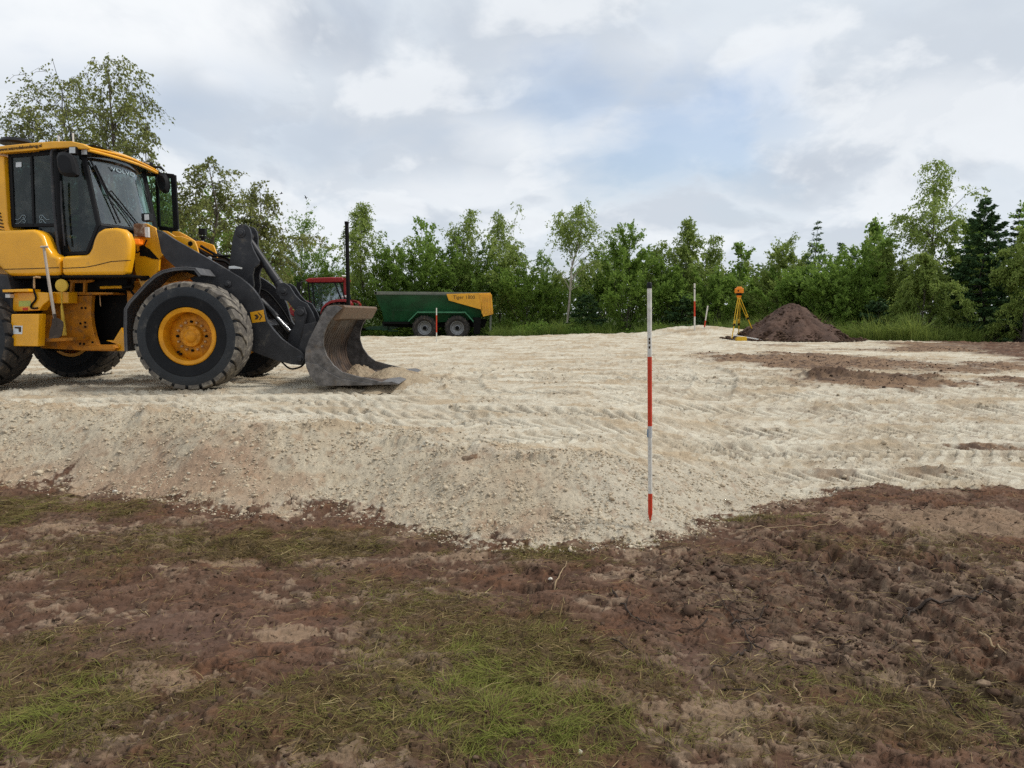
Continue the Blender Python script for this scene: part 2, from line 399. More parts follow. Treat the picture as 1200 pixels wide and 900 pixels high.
def build_ground():
    ys = list(np.linspace(-9, 1.5, 12)[:-1])
    y = 1.7
    while y < 14: ys.append(y); y *= 1.0029
    while y < 42: ys.append(y); y *= 1.007
    while y < 2500: ys.append(y); y *= 1.22
    ys = np.array(ys)
    nc = 900
    c = np.linspace(-1, 1, nc)
    inner = np.clip(np.abs(c) / .9, 0, 1); outer = np.clip((np.abs(c) - .9) / .1, 0, 1)
    yp = np.maximum(ys, 0)[:, None]
    X = np.sign(c)[None, :] * (inner[None, :] * (.76 * yp + .45) + outer[None, :] ** 1.5 * (6 + 1.6 * yp))
    Y = np.repeat(ys[:, None], nc, 1)
    shp = X.shape; X = X.ravel(); Y = Y.ravel()
    Z = zbase(X, Y)
    near = np.clip((Y - 0) / 1, 0, 1) * (1 - sst(45, 80, Y))
    n_big = fbm(X, Y, 1.6, 4, 1); n_mid = fbm(X, Y, .35, 4, 2); n_sm = fbm(X, Y, .09, 4, 3, .6); n_edge = fbm(X, Y, .5, 5, 4, .6)
    n_grain = fbm(X, Y, .035, 2, 6, .7)
    # ---------------- zones
    yt = ytoe(X)
    s = Y - yt + .24 * n_edge + .10 * n_sm + .04 * n_grain
    yfar = np.interp(X, [-30, 5, 6.5, 10, 11, 14, 22], [33.3, 33.3, 31.8, 30.6, 28.0, 25.2, 22])
    sand = sst(-.02, .05, s) * (1 - sst(-.4, .5, Y - yfar + .6 * n_big))
    rgt = np.interp(Y, [0, 12, 14, 16, 25, 28], [60, 60, 13.5, 11.2, 14.6, 40])
    sand = sand * (1 - sst(-.5, .4, X - rgt + .8 * n_big) * sst(12, 13, Y))
    bank = sst(0, .15, s) * (1 - sst(1.0, 1.5, s + .3 * n_mid)) * (1 - sst(2.0, 2.9, X))
    bump_right = sst(2.2, 3.2, X)
    # brown soil patches on the sand
    brown = np.zeros_like(X); dkmound = np.zeros_like(X)
    for (px, py, rx, ry, k, sd) in [(945, 423, 2.3, 3.1, .95, 1), (1020, 426, 2.2, 2.4, .85, 11), (885, 418, 1.6, 1.0, .7, 3), (1025, 445, 1.35, .85, 1.0, 4), (975, 444, .6, .35, 1, 14),
                                    (1090, 449, 1.0, .3, .8, 5), (1195, 430, 1.2, 1.5, .9, 6), (1198, 447, .7, .5, .8, 66), (1165, 408, 3.2, 3.4, 1.0, 7), (1120, 400, 2, 1.5, .8, 77), (1150, 523, .42, .12, .75, 8), (1085, 552, .35, .13, .4, 31),
                                    (975, 555, .3, .12, .5, 9), (1180, 525, .4, .12, .6, 19), (905, 405, 1.5, .6, .5, 21), (1050, 410, 2.5, .7, .5, 22), (555, 538, .05, .03, .9, 33)]:
        brown = np.maximum(brown, k * blob(X, Y, px, py, rx, ry, .55, .5, sd))
    brown = brown * sand
    dkmound = blob(X, Y, 972, 441, .55, .33, .7, .4, 41) * .09 + blob(X, Y, 1030, 443, .95, .3, .7, .5, 42) * .05
    # tan/red damp tint on the bank
    red = np.zeros_like(X)
    for (px, py, rx, ry, k, sd) in [(150, 555, 1.0, .55, .8, 1), (225, 535, .9, .5, .85, 2), (60, 545, .8, .35, .6, 3), (290, 560, .5, .45, .6, 4), (330, 585, 1.3, .3, .6, 5),
                                    (610, 598, .35, .25, .6, 6), (20, 540, 1.0, .4, .5, 7), (560, 520, .5, .2, .3, 18), (600, 550, .5, .3, .2, 28)]:
        red = np.maximum(red, k * blob(X, Y, px, py, rx, ry, .8, .6, sd + 50, extra=.15))
    # grass on the near ground
    grass = np.zeros_like(X)
    for (px, py, rx, ry, k, sd) in [(30, 600, 1.1, .55, .9, 1), (330, 640, 1.15, .42, 1.0, 2), (180, 640, .8, .4, .6, 3), (90, 660, .8, .4, .4, 4), (650, 655, .42, .22, .9, 5), (60, 850, .75, .55, .9, 6),
                                    (20, 790, .45, .5, .6, 7), (560, 790, .75, .75, .95, 8), (620, 850, .55, .45, 1.0, 9), (430, 850, .5, .4, .85, 10), (500, 720, .45, .5, .65, 11), (380, 830, .4, .5, .7, 12),
                                    (740, 800, .35, .35, .55, 13), (1060, 850, .6, .25, .8, 14), (960, 800, .5, .2, .55, 15), (870, 800, .35, .25, .45, 16), (900, 612, .42, .13, .9, 17), (880, 655, .3, .1, .7, 18),
                                    (1010, 640, .5, .3, .35, 19), (1120, 640, .5, .4, .35, 20), (450, 690, .4, .3, .5, 21), (250, 880, .4, .3, .5, 22), (760, 640, .5, .12, .3, 24), (1150, 810, .3, .3, .6, 25), (830, 870, .6, .2, .4, 26)]:
        grass = np.maximum(grass, k * blob(X, Y, px, py, rx, ry, .8, .55, sd + 70))
    grass = grass * (1 - sst(.0, .06, s))
    # ---------------- relief
    mud = (1 - sand)
    plates = np.abs(fbm(X, Y, .22, 3, 8))
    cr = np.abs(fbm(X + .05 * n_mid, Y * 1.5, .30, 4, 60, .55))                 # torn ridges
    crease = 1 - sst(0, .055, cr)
    n_soft = fbm(X, Y * 1.2, .38, 2, 2)
    dz_mud = .030 * n_big + .022 * n_soft + .003 * n_sm + .010 * np.minimum(plates, .35) - .022 * crease * sst(-.1, .4, n_big + .3)
    rough_r = np.clip(blob(X, Y, 1120, 730, 1.3, 1.2, .7, .4, 61) + blob(X, Y, 960, 680, .9, .6, .7, .4, 62) + .6 * blob(X, Y, 850, 690, .7, .6, .7, .4, 63), 0, 1)
    churn = np.abs(fbm(X, Y, .17, 3, 64, .45))
    furrow = fbm(X * 2.0 + .3 * n_mid, Y * .8, .30, 4, 66, .55)
    dz_mud = dz_mud + rough_r * (.020 * furrow + .012 * n_mid)
    flat = np.clip(blob(X, Y, 250, 740, .7, .4, .8, .4, 65) + blob(X, Y, 880, 780, .5, .3, .8, .4, 66) + .7 * blob(X, Y, 130, 745, .6, .3, .8, .3, 67), 0, 1)
    dz_mud = dz_mud * (1 - .7 * flat)
    hole = blob(X, Y, 628, 689, .15, .05, .5, .25, 68)
    dz_mud = dz_mud - .10 * hole
    lump = np.abs(n_sm)
    dz_bank = .030 * n_mid + .012 * lump + .007 * n_grain + .040 * n_big
    dz_flat = .016 * n_big + .010 * n_mid + .005 * n_sm + .003 * n_grain
    clumpy = sst(.05, .45, fbm(X, Y * 1.8, .9, 4, 12)) * (1 - sst(14, 30, Y) * .3)
    dz_flat = dz_flat + clumpy * (.026 * lump + .022 * np.abs(n_mid) + .007 * n_grain) + .012 * np.abs(fbm(X, Y * 2, .22, 3, 14)) * sst(9, 12, Y)
    far_lumps = sst(20, 30, Y)
    dz_flat = dz_flat + far_lumps * .07 * np.abs(fbm(X, Y, 1.2, 4, 13))
    crk = np.abs(fbm(X * .55 + .1 * n_mid, Y * 1.5, .30, 3, 80, .5)); crk2 = np.abs(fbm(X, Y * 1.3, .16, 2, 81, .5))
    crack = (1 - sst(.0, .075, crk)) * sst(-.3, .25, fbm(X, Y * 1.5, 1.1, 3, 82)) + .7 * (1 - sst(.0, .09, crk2)) * sst(.05, .4, fbm(X, Y, .8, 3, 83))
    crack = np.clip(crack, 0, 1) * (1 - sst(13, 20, Y)) * (.45 + .55 * sst(0, 2.5, X))
    dz_flat = dz_flat - .022 * crack
    pf1 = fbm(X * .8 + .04 * n_sm, Y * 1.25, .30, 5, 84, .55); pf2 = fbm(X, Y * 1.2, .10, 4, 85, .55)
    plate = sst(.02, .09, pf1) * (1 - sst(.55, .75, pf1)); plate2 = sst(.10, .20, pf2)
    dz_mud = dz_mud + .018 * plate + .009 * plate2
    pre = np.zeros_like(X)
    for (p0, p1, w, per, sk, dep, sd, bd) in TRACKS:
        pre = np.maximum(pre, track(X, Y, p0, p1, w, per, sk, dep, sd, bd)[1])
    dz_flat = dz_flat * (1 - .8 * pre)
    Z = Z + near * (mud * dz_mud + sand * (bank * dz_bank + (1 - bank) * dz_flat))
    # ridge of loosened sand on the crest and far-right patches
    crest = np.exp(-((s - 1.35) / .22) ** 2) * (1 - sst(.8, 2.0, X)) * sand
    Z = Z + crest * (.03 + .05 * np.abs(n_mid))
    Z = Z + dkmound * (1 + .22 * n_sm + .25 * n_mid) + brown * .03 * np.abs(n_mid)
    # tracks on the sand
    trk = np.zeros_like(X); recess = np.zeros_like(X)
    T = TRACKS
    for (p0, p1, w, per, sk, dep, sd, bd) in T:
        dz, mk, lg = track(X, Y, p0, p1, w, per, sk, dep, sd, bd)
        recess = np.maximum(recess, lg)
        k = sand * (1 - bank)
        Z = Z + dz * k * 1.5; trk = np.maximum(trk, mk * k)
    # ruts in the mud, running towards the camera on the right
    for (p0, p1, w, per, sk, dep, sd, bd) in [((1.95, 5.5), (2.15, 2.6), .42, .21, .7, .055, 31, .08), ((2.75, 5.9), (2.9, 3.0), .40, .21, .7, .05, 32, -.05), ((3.6, 6.4), (3.5, 3.9), .4, .19, .6, .025, 33, 0)]:
        dz, mk, lg = track(X, Y, p0, p1, w, per, sk, dep, sd, bd)
        Z = Z + dz * mud
    # flat the sand where the loader stands
    # ---------------- albedo
    def C(*a): return np.array(a)[None, :]
    def mix(a, b, k): return a * (1 - k[:, None]) + b * k[:, None]
    col = np.repeat(C(.108, .062, .041), len(X), 0)
    v1 = fbm(X, Y * 1.3, .7, 5, 20, .6); v2 = fbm(X, Y, .16, 4, 21, .6); v3 = fbm(X, Y, .05, 3, 22, .6)
    col = mix(col, C(.150, .092, .062), plate * .75)
    col = mix(col, C(.225, .155, .105), plate * sst(.16, .26, v1 + .5 * v2) * .8)
    col = mix(col, C(.29, .215, .15), plate2 * sst(.20, .28, v1 + .3 * v2) * .75)       # dried crust
    col = mix(col, C(.165, .080, .042), sst(.1, .5, -v1 + .5 * v2) * .5)     # reddish
    col = mix(col, C(.055, .034, .024), sst(.26, .36, v2 + .25 * v3) * .6)
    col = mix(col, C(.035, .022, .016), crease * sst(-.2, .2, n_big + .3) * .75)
    col = mix(col, C(.060, .036, .025), rough_r * sst(-.1, .15, v2) * .6)
    col = mix(col, C(.26, .19, .13), rough_r * sst(.15, .3, churn + .3 * v3) * .35)
    col = mix(col, C(.115, .072, .054), flat * .5)
    lt = np.zeros_like(X)
    for (px, py, rx, ry, sd) in [(505, 650, .16, .07, 1), (550, 655, .14, .06, 2), (200, 640, .3, .12, 3), (680, 812, .14, .09, 4), (730, 830, .07, .09, 5), (380, 890, .2, .08, 6), (180, 800, .25, .14, 7), (1100, 610, .9, .3, 8), (1180, 615, .8, .4, 18),
                             (950, 835, .14, .08, 9), (1040, 790, .12, .06, 10), (830, 850, .3, .15, 11), (330, 745, .2, .1, 12), (930, 760, .15, .08, 13), (1060, 760, .1, .06, 14), (270, 660, .25, .08, 15), (60, 625, .3, .1, 16)]:
        lt = np.maximum(lt, blob(X, Y, px, py, rx, ry, .6, .6, sd + 90))
    col = mix(col, C(.29, .21, .14), sst(.25, .45, lt + .25 * v2) * .7)
    col = col * (np.array([.90, .87, .86]) * (1 - .18 * rough_r[:, None]))
    far = sst(24, 30, Y)
    col = mix(col, C(.085, .062, .028), grass * .8)
    col = mix(col, C(.05, .06, .022), far * (.6 + .4 * np.clip(n_big, 0, 1)))
    # sand colours
    sc = np.repeat(C(.515, .455, .35), len(X), 0)
    u1 = fbm(X, Y * 2.2, 1.3, 5, 30, .6); u2 = fbm(X, Y, .12, 4, 31, .65); u3 = fbm(X, Y, .03, 2, 32)
    sc = mix(sc, C(.60, .55, .44), sst(-.05, .45, u1) * (1 - bank) * .9)
    sc = mix(sc, C(.40, .305, .195), sst(.1, .5, -u1 + .3 * u2) * .75)
    sc = mix(sc, C(.36, .27, .175), sst(.1, .6, u2) * .35)
    sc = mix(sc, C(.58, .53, .42), trk * .45)
    sc = mix(sc, C(.36, .29, .205), recess * .50)  # groove shade painted into the sand colour so the lug prints show
    sc = mix(sc, C(.33, .26, .18), clumpy * .25)
    sc = mix(sc, C(.43, .365, .265), bank * .7)
    sc = mix(sc, C(.47, .425, .34), sst(-.2, .9, X) * bank * .6)
    sc = mix(sc, C(.20, .15, .11), np.clip(crack, 0, 1) * (1 - bank) * sst(-.5, 2.0, X) * .75)
    sc = mix(sc, C(.31, .20, .13), red * .95)
    sc = mix(sc, C(.30, .20, .13), bank * sst(.35, .7, u2 + .3 * u3) * .5)
    grime = sst(.25, .6, fbm(X, Y * 1.4, .28, 5, 36, .65)) * sst(1.5, 3, X) * (1 - sst(13, 18, Y))
    sc = mix(sc, C(.27, .21, .155), grime * .30)
    sc = mix(sc, C(.36, .26, .165), np.exp(-((s - 1.45) / .12) ** 2) * sst(.0, .4, n_mid + .1) * .7 * (1 - sst(.8, 2.0, X)))
    bc = mix(np.repeat(C(.215, .135, .082), len(X), 0), C(.095, .058, .040), sst(-.1, .6, v2 + .5 * v1))
    sc = mix(sc, bc, np.clip(brown * 1.5, 0, 1) * .95)
    sc = mix(sc, C(.07, .043, .030), np.clip(dkmound * 9, 0, 1) * .9)
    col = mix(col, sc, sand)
    # far ground away from the site
    col = mix(col, C(.06, .075, .028), sst(36, 44, Y))
    # ---------------- mesh
    ny = len(ys)
    idx = np.arange(ny * nc).reshape(ny, nc)
    faces = np.stack([idx[:-1, :-1], idx[:-1, 1:], idx[1:, 1:], idx[1:, :-1]], -1).reshape(-1, 4)
    V3 = np.stack([X, Y, Z], 1)
    m = bpy.data.materials.new('ground'); nt, out = nodes_of(m); t = NT(nt)
    b = t.n('ShaderNodeBsdfPrincipled'); t.l(b.outputs[0], out.inputs[0])
    a = t.n('ShaderNodeAttribute'); a.attribute_name = 'albedo'
    w = t.n('ShaderNodeAttribute'); w.attribute_name = 'wet'
    tc = t.n('ShaderNodeTexCoord').outputs['Object']
    g1 = t.noise(55, 6, .7, tc); g2 = t.noise(220, 3, .7, tc); g3 = t.noise(14, 5, .6, tc)
    k = t.math('ADD', t.ramp(g1, .3, .72, .80, 1.16), t.ramp(g2, .25, .75, -.09, .09))
    k = t.math('MULTIPLY', k, t.ramp(g3, .3, .7, .93, 1.07))
    vm = t.n('ShaderNodeVectorMath', operation='SCALE'); t.l(a.outputs['Color'], vm.inputs[0]); t.l(k, vm.inputs['Scale'])
    t.l(vm.outputs[0], b.inputs['Base Color'])
    t.l(t.math('SUBTRACT', .93, t.math('MULTIPLY', w.outputs['Fac'], .36)), b.inputs['Roughness'])
    b.inputs['Specular IOR Level'].default_value = .12
    bp = t.n('ShaderNodeBump'); bp.inputs['Distance'].default_value = .012
    t.l(t.math('SUBTRACT', .75, t.math('MULTIPLY', w.outputs['Fac'], 1.3), clamp=True), bp.inputs['Strength'])
    hh = t.math('ADD', g1, t.math('MULTIPLY', g2, .4)); t.l(hh, bp.inputs['Height']); t.l(bp.outputs[0], b.inputs['Normal'])
    o = np_mesh('ground', V3, faces, m, smooth=True)
    me = o.data
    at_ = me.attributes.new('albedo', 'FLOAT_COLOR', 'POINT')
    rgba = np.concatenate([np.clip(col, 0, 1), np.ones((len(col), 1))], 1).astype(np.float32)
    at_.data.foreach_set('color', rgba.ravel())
    aw = me.attributes.new('wet', 'FLOAT', 'POINT'); aw.data.foreach_set('value', np.clip(mud * (.2 + .3 * flat + .15 * rough_r) * (1 - far), 0, 1).astype(np.float32))
    tag(o, 'sandy building ground with brown mud in front', None, None, 'structure')
    return dict(X=X.reshape(shp), Y=Y.reshape(shp), Z=Z.reshape(shp), ys=ys, grass=grass.reshape(shp), sand=sand.reshape(shp), bank=bank.reshape(shp),
                clumpy=clumpy.reshape(shp), rough=rough_r.reshape(shp), brown=brown.reshape(shp), crest=crest.reshape(shp), nc=nc)

GR = build_ground()
def gsample(x, y, keys=('Z',)):
    """nearest-grid look-up of ground fields at arrays x, y"""
    x = np.atleast_1d(np.asarray(x, float)); y = np.atleast_1d(np.asarray(y, float))
    ys = GR['ys']; i = np.clip(np.searchsorted(ys, y), 1, len(ys) - 1)
    i = np.where(np.abs(ys[i - 1] - y) < np.abs(ys[i] - y), i - 1, i)
    w = .76 * np.maximum(ys[i], 0) + .45
    c = np.clip(x / w, -1, 1) * .9
    j = np.clip(np.round((c + 1) / 2 * (GR['nc'] - 1)).astype(int), 0, GR['nc'] - 1)
    return [GR[k][i, j] for k in keys]
def gz(x, y): return float(gsample(x, y)[0][0])
# ================================================================== GRASS, STRAW, CLODS
def blades(P, L, W, az, el, curl, name, mat, tint, label, cat, loc=(0, 0, 0), kind='stuff'):
    """P (n,3) roots; each blade is a tapering strip of two quads (a quad + a tip)"""
    n = len(P)
    d0 = np.stack([np.cos(az) * np.cos(el), np.sin(az) * np.cos(el), np.sin(el)], 1)
    el2 = el - curl
    d1 = np.stack([np.cos(az) * np.cos(el2), np.sin(az) * np.cos(el2), np.sin(el2)], 1)
    side = np.stack([-np.sin(az), np.cos(az), np.zeros(n)], 1)
    tw = np.random.RandomState(3).uniform(-.8, .8, n)[:, None]
    side = side * np.cos(tw) + np.array([[0, 0, 1]]) * np.sin(tw)
    w = W[:, None] * .5; l = L[:, None]
    a = P; b = P + d0 * l * .5; c = b + d1 * l * .5
    V0 = a - side * w; V1 = a + side * w; V2 = b + side * w * .8; V3 = b - side * w * .8
    V4 = c + side * w * .12; V5 = c - side * w * .12
    vs = np.stack([V0, V1, V2, V3, V4, V5], 1).reshape(-1, 3)
    k = np.arange(n)[:, None] * 6
    f = np.concatenate([k + np.array([[0, 1, 2, 3]]), k + np.array([[3, 2, 4, 5]])], 1).reshape(-1, 4)
    o = np_mesh(name, vs, f, mat, tint=np.repeat(tint, 2), loc=loc)
    tag(o, label, cat, None, kind)
    return o

M['leafgrass'] = leafmat('grass_blades', (.115, .075, .032), (.190, .160, .050), (.190, .210, .042), .3, .6)
M['straw'] = leafmat('dry_straw', (.12, .075, .038), (.27, .195, .085), (.44, .36, .18), .15, .7)
M['reed'] = leafmat('tall_grass', (.06, .10, .022), (.13, .19, .036), (.24, .30, .07), .4, .6)

def near_grass():
    rs = np.random.RandomState(5)
    N = 900000
    y = 2.2 + 5.2 * rs.rand(N) ** .85; x = (rs.rand(N) * 2 - 1) * (.75 * y + .5)
    g, z = gsample(x, y, ('grass', 'Z'))
    fine = fbm(x, y, .16, 4, 40, .6)
    keep = rs.rand(N) < np.clip(g * .95 + 1.1 * g * fine, 0, 1) ** 1.3 * .55
    x, y, z, g = x[keep], y[keep], z[keep], g[keep]; n = len(x)
    greenness = np.clip(.24 + .34 * fbm(x, y, .35, 4, 41) + .24 * rs.randn(n), 0, 1)
    for (px, py, r, k) in [(600, 850, .50, .24), (520, 800, .35, .15), (330, 640, .8, -.22), (50, 600, .8, -.10), (30, 860, .4, .25), (610, 868, .28, .22), (495, 862, .09, .45), (560, 800, .25, .15), (15, 872, .2, .25), (545, 765, .08, .3), (640, 880, .25, .4), (683, 650, .07, .5), (470, 742, .1, .3), (70, 595, .5, .15)]:
        c = G(px, py); greenness = np.clip(greenness + k * np.exp(-(((x - c.x) / r) ** 2 + ((y - c.y) / r) ** 2)), 0, 1)
    L = rs.uniform(.025, .075, n) * (1 + .35 * greenness); W = rs.uniform(.0013, .0026, n) * (1 + .10 * y)
    flow = 2.6 * fbm(x, y, .45, 2, 43) + .4
    az = flow * 2 + rs.randn(n) * .8
    el = np.clip(rs.normal(.13, .16, n) + .30 * (greenness > .70), -.1, 1.2)
    blades(np.stack([x, y, z - .002 + .012 * rs.rand(n) * g], 1), L, W, az, el, rs.uniform(0, .7, n), 'grass', 'leafgrass', greenness,
           'matted olive and green grass patches on the brown mud', 'grass', (0, 3.5, 0))
    # straw: loose dead stalks
    N = 130000
    y = 2.3 + 5.2 * rs.rand(N) ** .85; x = (rs.rand(N) * 2 - 1) * (.75 * y + .5)
    g, z, s, rg = gsample(x, y, ('grass', 'Z', 'sand', 'rough'))
    cl = fbm(x, y, .35, 4, 44, .6)
    p = (g * .26 + .02 + .20 * sst(.15, .5, cl)) * (1 - s)
    for (px, py, rx, ry, k) in [(890, 655, .30, .09, 1.0), (330, 632, .45, .15, .8), (300, 648, .35, .1, .8), (910, 612, .35, .07, .8), (1010, 640, .45, .15, .4), (1160, 675, .2, .08, .8), (830, 640, .2, .1, .3), (250, 670, .12, .08, .7), (1040, 650, .3, .1, .4)]:
        c = G(px, py); p = np.maximum(p, k * np.exp(-(((x - c.x) / rx) ** 2 + ((y - c.y) / ry) ** 2)) * (s < .5))
    keep = rs.rand(N) < p * .8
    x, y, z = x[keep], y[keep], z[keep]; n = len(x)
    blades(np.stack([x, y, z + .004 + .012 * rs.rand(n)], 1), rs.uniform(.025, .12, n) * (1 + .6 * (rs.rand(n) < .1)), rs.uniform(.0011, .0024, n) * (1 + .1 * y), rs.normal(.3, .9, n),
           rs.normal(.02, .16, n), rs.uniform(-.1, .5, n), 'straw', 'straw', np.clip(rs.beta(1.6, 2.2, n), 0, 1), 'loose dry straw scattered over the mud', 'straw', (0, 3.5, 0))
near_grass()
M['litter'] = leafmat('root_litter', (.030, .020, .014), (.075, .048, .030), (.20, .145, .085), .0, .85)
def litter():
    rs = np.random.RandomState(15); N = 90000
    y = 2.3 + 5.0 * rs.rand(N) ** .85; x = (rs.rand(N) * 2 - 1) * (.75 * y + .5)
    z, s, rg = gsample(x, y, ('Z', 'sand', 'rough'))
    cl = fbm(x, y, .4, 4, 54, .6)
    k = rs.rand(N) < (1 - s) * (.06 + .22 * rg + .22 * sst(.1, .5, cl))
    x, y, z = x[k], y[k], z[k]; n = len(x)
    blades(np.stack([x, y, z + .003 + .008 * rs.rand(n)], 1), .018 + .05 * rs.rand(n) ** 2 + .10 * (rs.rand(n) < .03), rs.uniform(.0015, .0045, n) * (1 + .08 * y), rs.rand(n) * 6.28,
           rs.normal(.08, .22, n), rs.uniform(-.3, .6, n), 'root_litter', 'litter', np.clip(rs.beta(1.2, 2.2, n), 0, 1), 'dark root and bark litter strewn over the mud', 'root litter', (0, 3.5, 0))
litter()
def roots():
    rs = np.random.RandomState(23); mb = MB(); k = 0
    while k < 260:
        y = 2.7 + 4.2 * rs.rand(); x = rs.uniform(-2.6, 4.2)
        s_, rg = [float(v[0]) for v in gsample(x, y, ('sand', 'rough'))]
        if s_ > .2 or rs.rand() > .12 + .8 * rg + .35 * (x > .6): continue
        k += 1; a = rs.rand() * 6.28; L = .05 + .28 * rs.rand() ** 2; n = 7; p = np.array([x, y]); P = []; h = rs.uniform(.002, .012)
        for i in range(n):
            t = i / (n - 1); P.append(V(p[0], p[1], gz(p[0], p[1]) + .002 + h * math.sin(t * 3.14) + .003 * rs.rand())); a += rs.randn() * .38; p = p + np.array([math.cos(a), math.sin(a)]) * L / n
        r = rs.uniform(.0014, .0045) * (.6 + L * 2)
        mb.mat(0 if rs.rand() < .8 else 1).tube(P, [r * (1 - .7 * i / n) for i in range(n)], 4, caps=False)
    o = mb.build('fine_roots', [pmat('root_dark', (.035, .022, .015), .9), pmat('root_tan', (.24, .17, .09), .9)], None, base=V(0, 4, 0), smooth=60)
    tag(o, 'fine dark roots strewn through the churned mud', 'roots', None, 'stuff')
roots()

def rock_verts(rs, n_sub=1):
    bmv = [(0, 0, 1), (.894, 0, .447), (.276, .851, .447), (-.724, .526, .447), (-.724, -.526, .447), (.276, -.851, .447),
           (.724, .526, -.447), (-.276, .851, -.447), (-.894, 0, -.447), (-.276, -.851, -.447), (.724, -.526, -.447), (0, 0, -1)]
    f = [(0, 1, 2), (0, 2, 3), (0, 3, 4), (0, 4, 5), (0, 5, 1), (1, 6, 2), (2, 7, 3), (3, 8, 4), (4, 9, 5), (5, 10, 1),
         (6, 7, 2), (7, 8, 3), (8, 9, 4), (9, 10, 5), (10, 6, 1), (11, 7, 6), (11, 8, 7), (11, 9, 8), (11, 10, 9), (11, 6, 10)]
    return np.array(bmv), np.array(f)

def clods(name, x, y, z, size, mat, tint, label, cat, rs, flat=.7):
    bv, bf = rock_verts(rs); n = len(x)
    jit = 1 + .38 * rs.randn(n, 12, 1)
    sc = np.stack([rs.uniform(.7, 1.3, n), rs.uniform(.7, 1.3, n), rs.uniform(.5, 1, n) * flat / .7], 1)[:, None, :]
    a = rs.rand(n) * 6.28; ca, sa = np.cos(a)[:, None], np.sin(a)[:, None]
    P = bv[None] * np.clip(jit, .5, 1.6) * sc * size[:, None, None]
    Px = P[..., 0] * ca - P[..., 1] * sa; Py = P[..., 0] * sa + P[..., 1] * ca
    P = np.stack([Px + x[:, None], Py + y[:, None], P[..., 2] + z[:, None]], -1).reshape(-1, 3)
    Fc = (np.arange(n)[:, None, None] * 12 + bf[None]).reshape(-1, 3)
    o = np_mesh(name, P, Fc, mat, tint=np.repeat(tint, 20), loc=(0, 6, 0))
    return tag(o, label, cat, None, 'stuff')

def tintmat(name, a, b, c, rough=.95):
    m = bpy.data.materials.new(name); nt, out = nodes_of(m); t = NT(nt)
    at_ = t.n('ShaderNodeAttribute'); at_.attribute_name = 'tint'
    col = t.mixc(t.ramp(at_.outputs['Fac'], 0, .5), a, b); col = t.mixc(t.ramp(at_.outputs['Fac'], .5, 1), col, c)
    bs = t.n('ShaderNodeBsdfPrincipled'); t.l(col, bs.inputs['Base Color']); bs.inputs['Roughness'].default_value = rough; bs.inputs['Specular IOR Level'].default_value = .08
    bn = t.n('ShaderNodeBump'); bn.inputs['Strength'].default_value = .6; bn.inputs['Distance'].default_value = .004
    t.l(t.noise(150, 3, .6, t.n('ShaderNodeTexCoord').outputs['Object']), bn.inputs['Height']); t.l(bn.outputs[0], bs.inputs['Normal'])
    t.l(bs.outputs[0], out.inputs[0]); return m
M['sandclod'] = tintmat('sand_lumps', (.30, .22, .145), (.45, .37, .265), (.58, .51, .39))
M['mudclod'] = tintmat('mud_lumps', (.038, .024, .017), (.085, .053, .036), (.20, .14, .095))

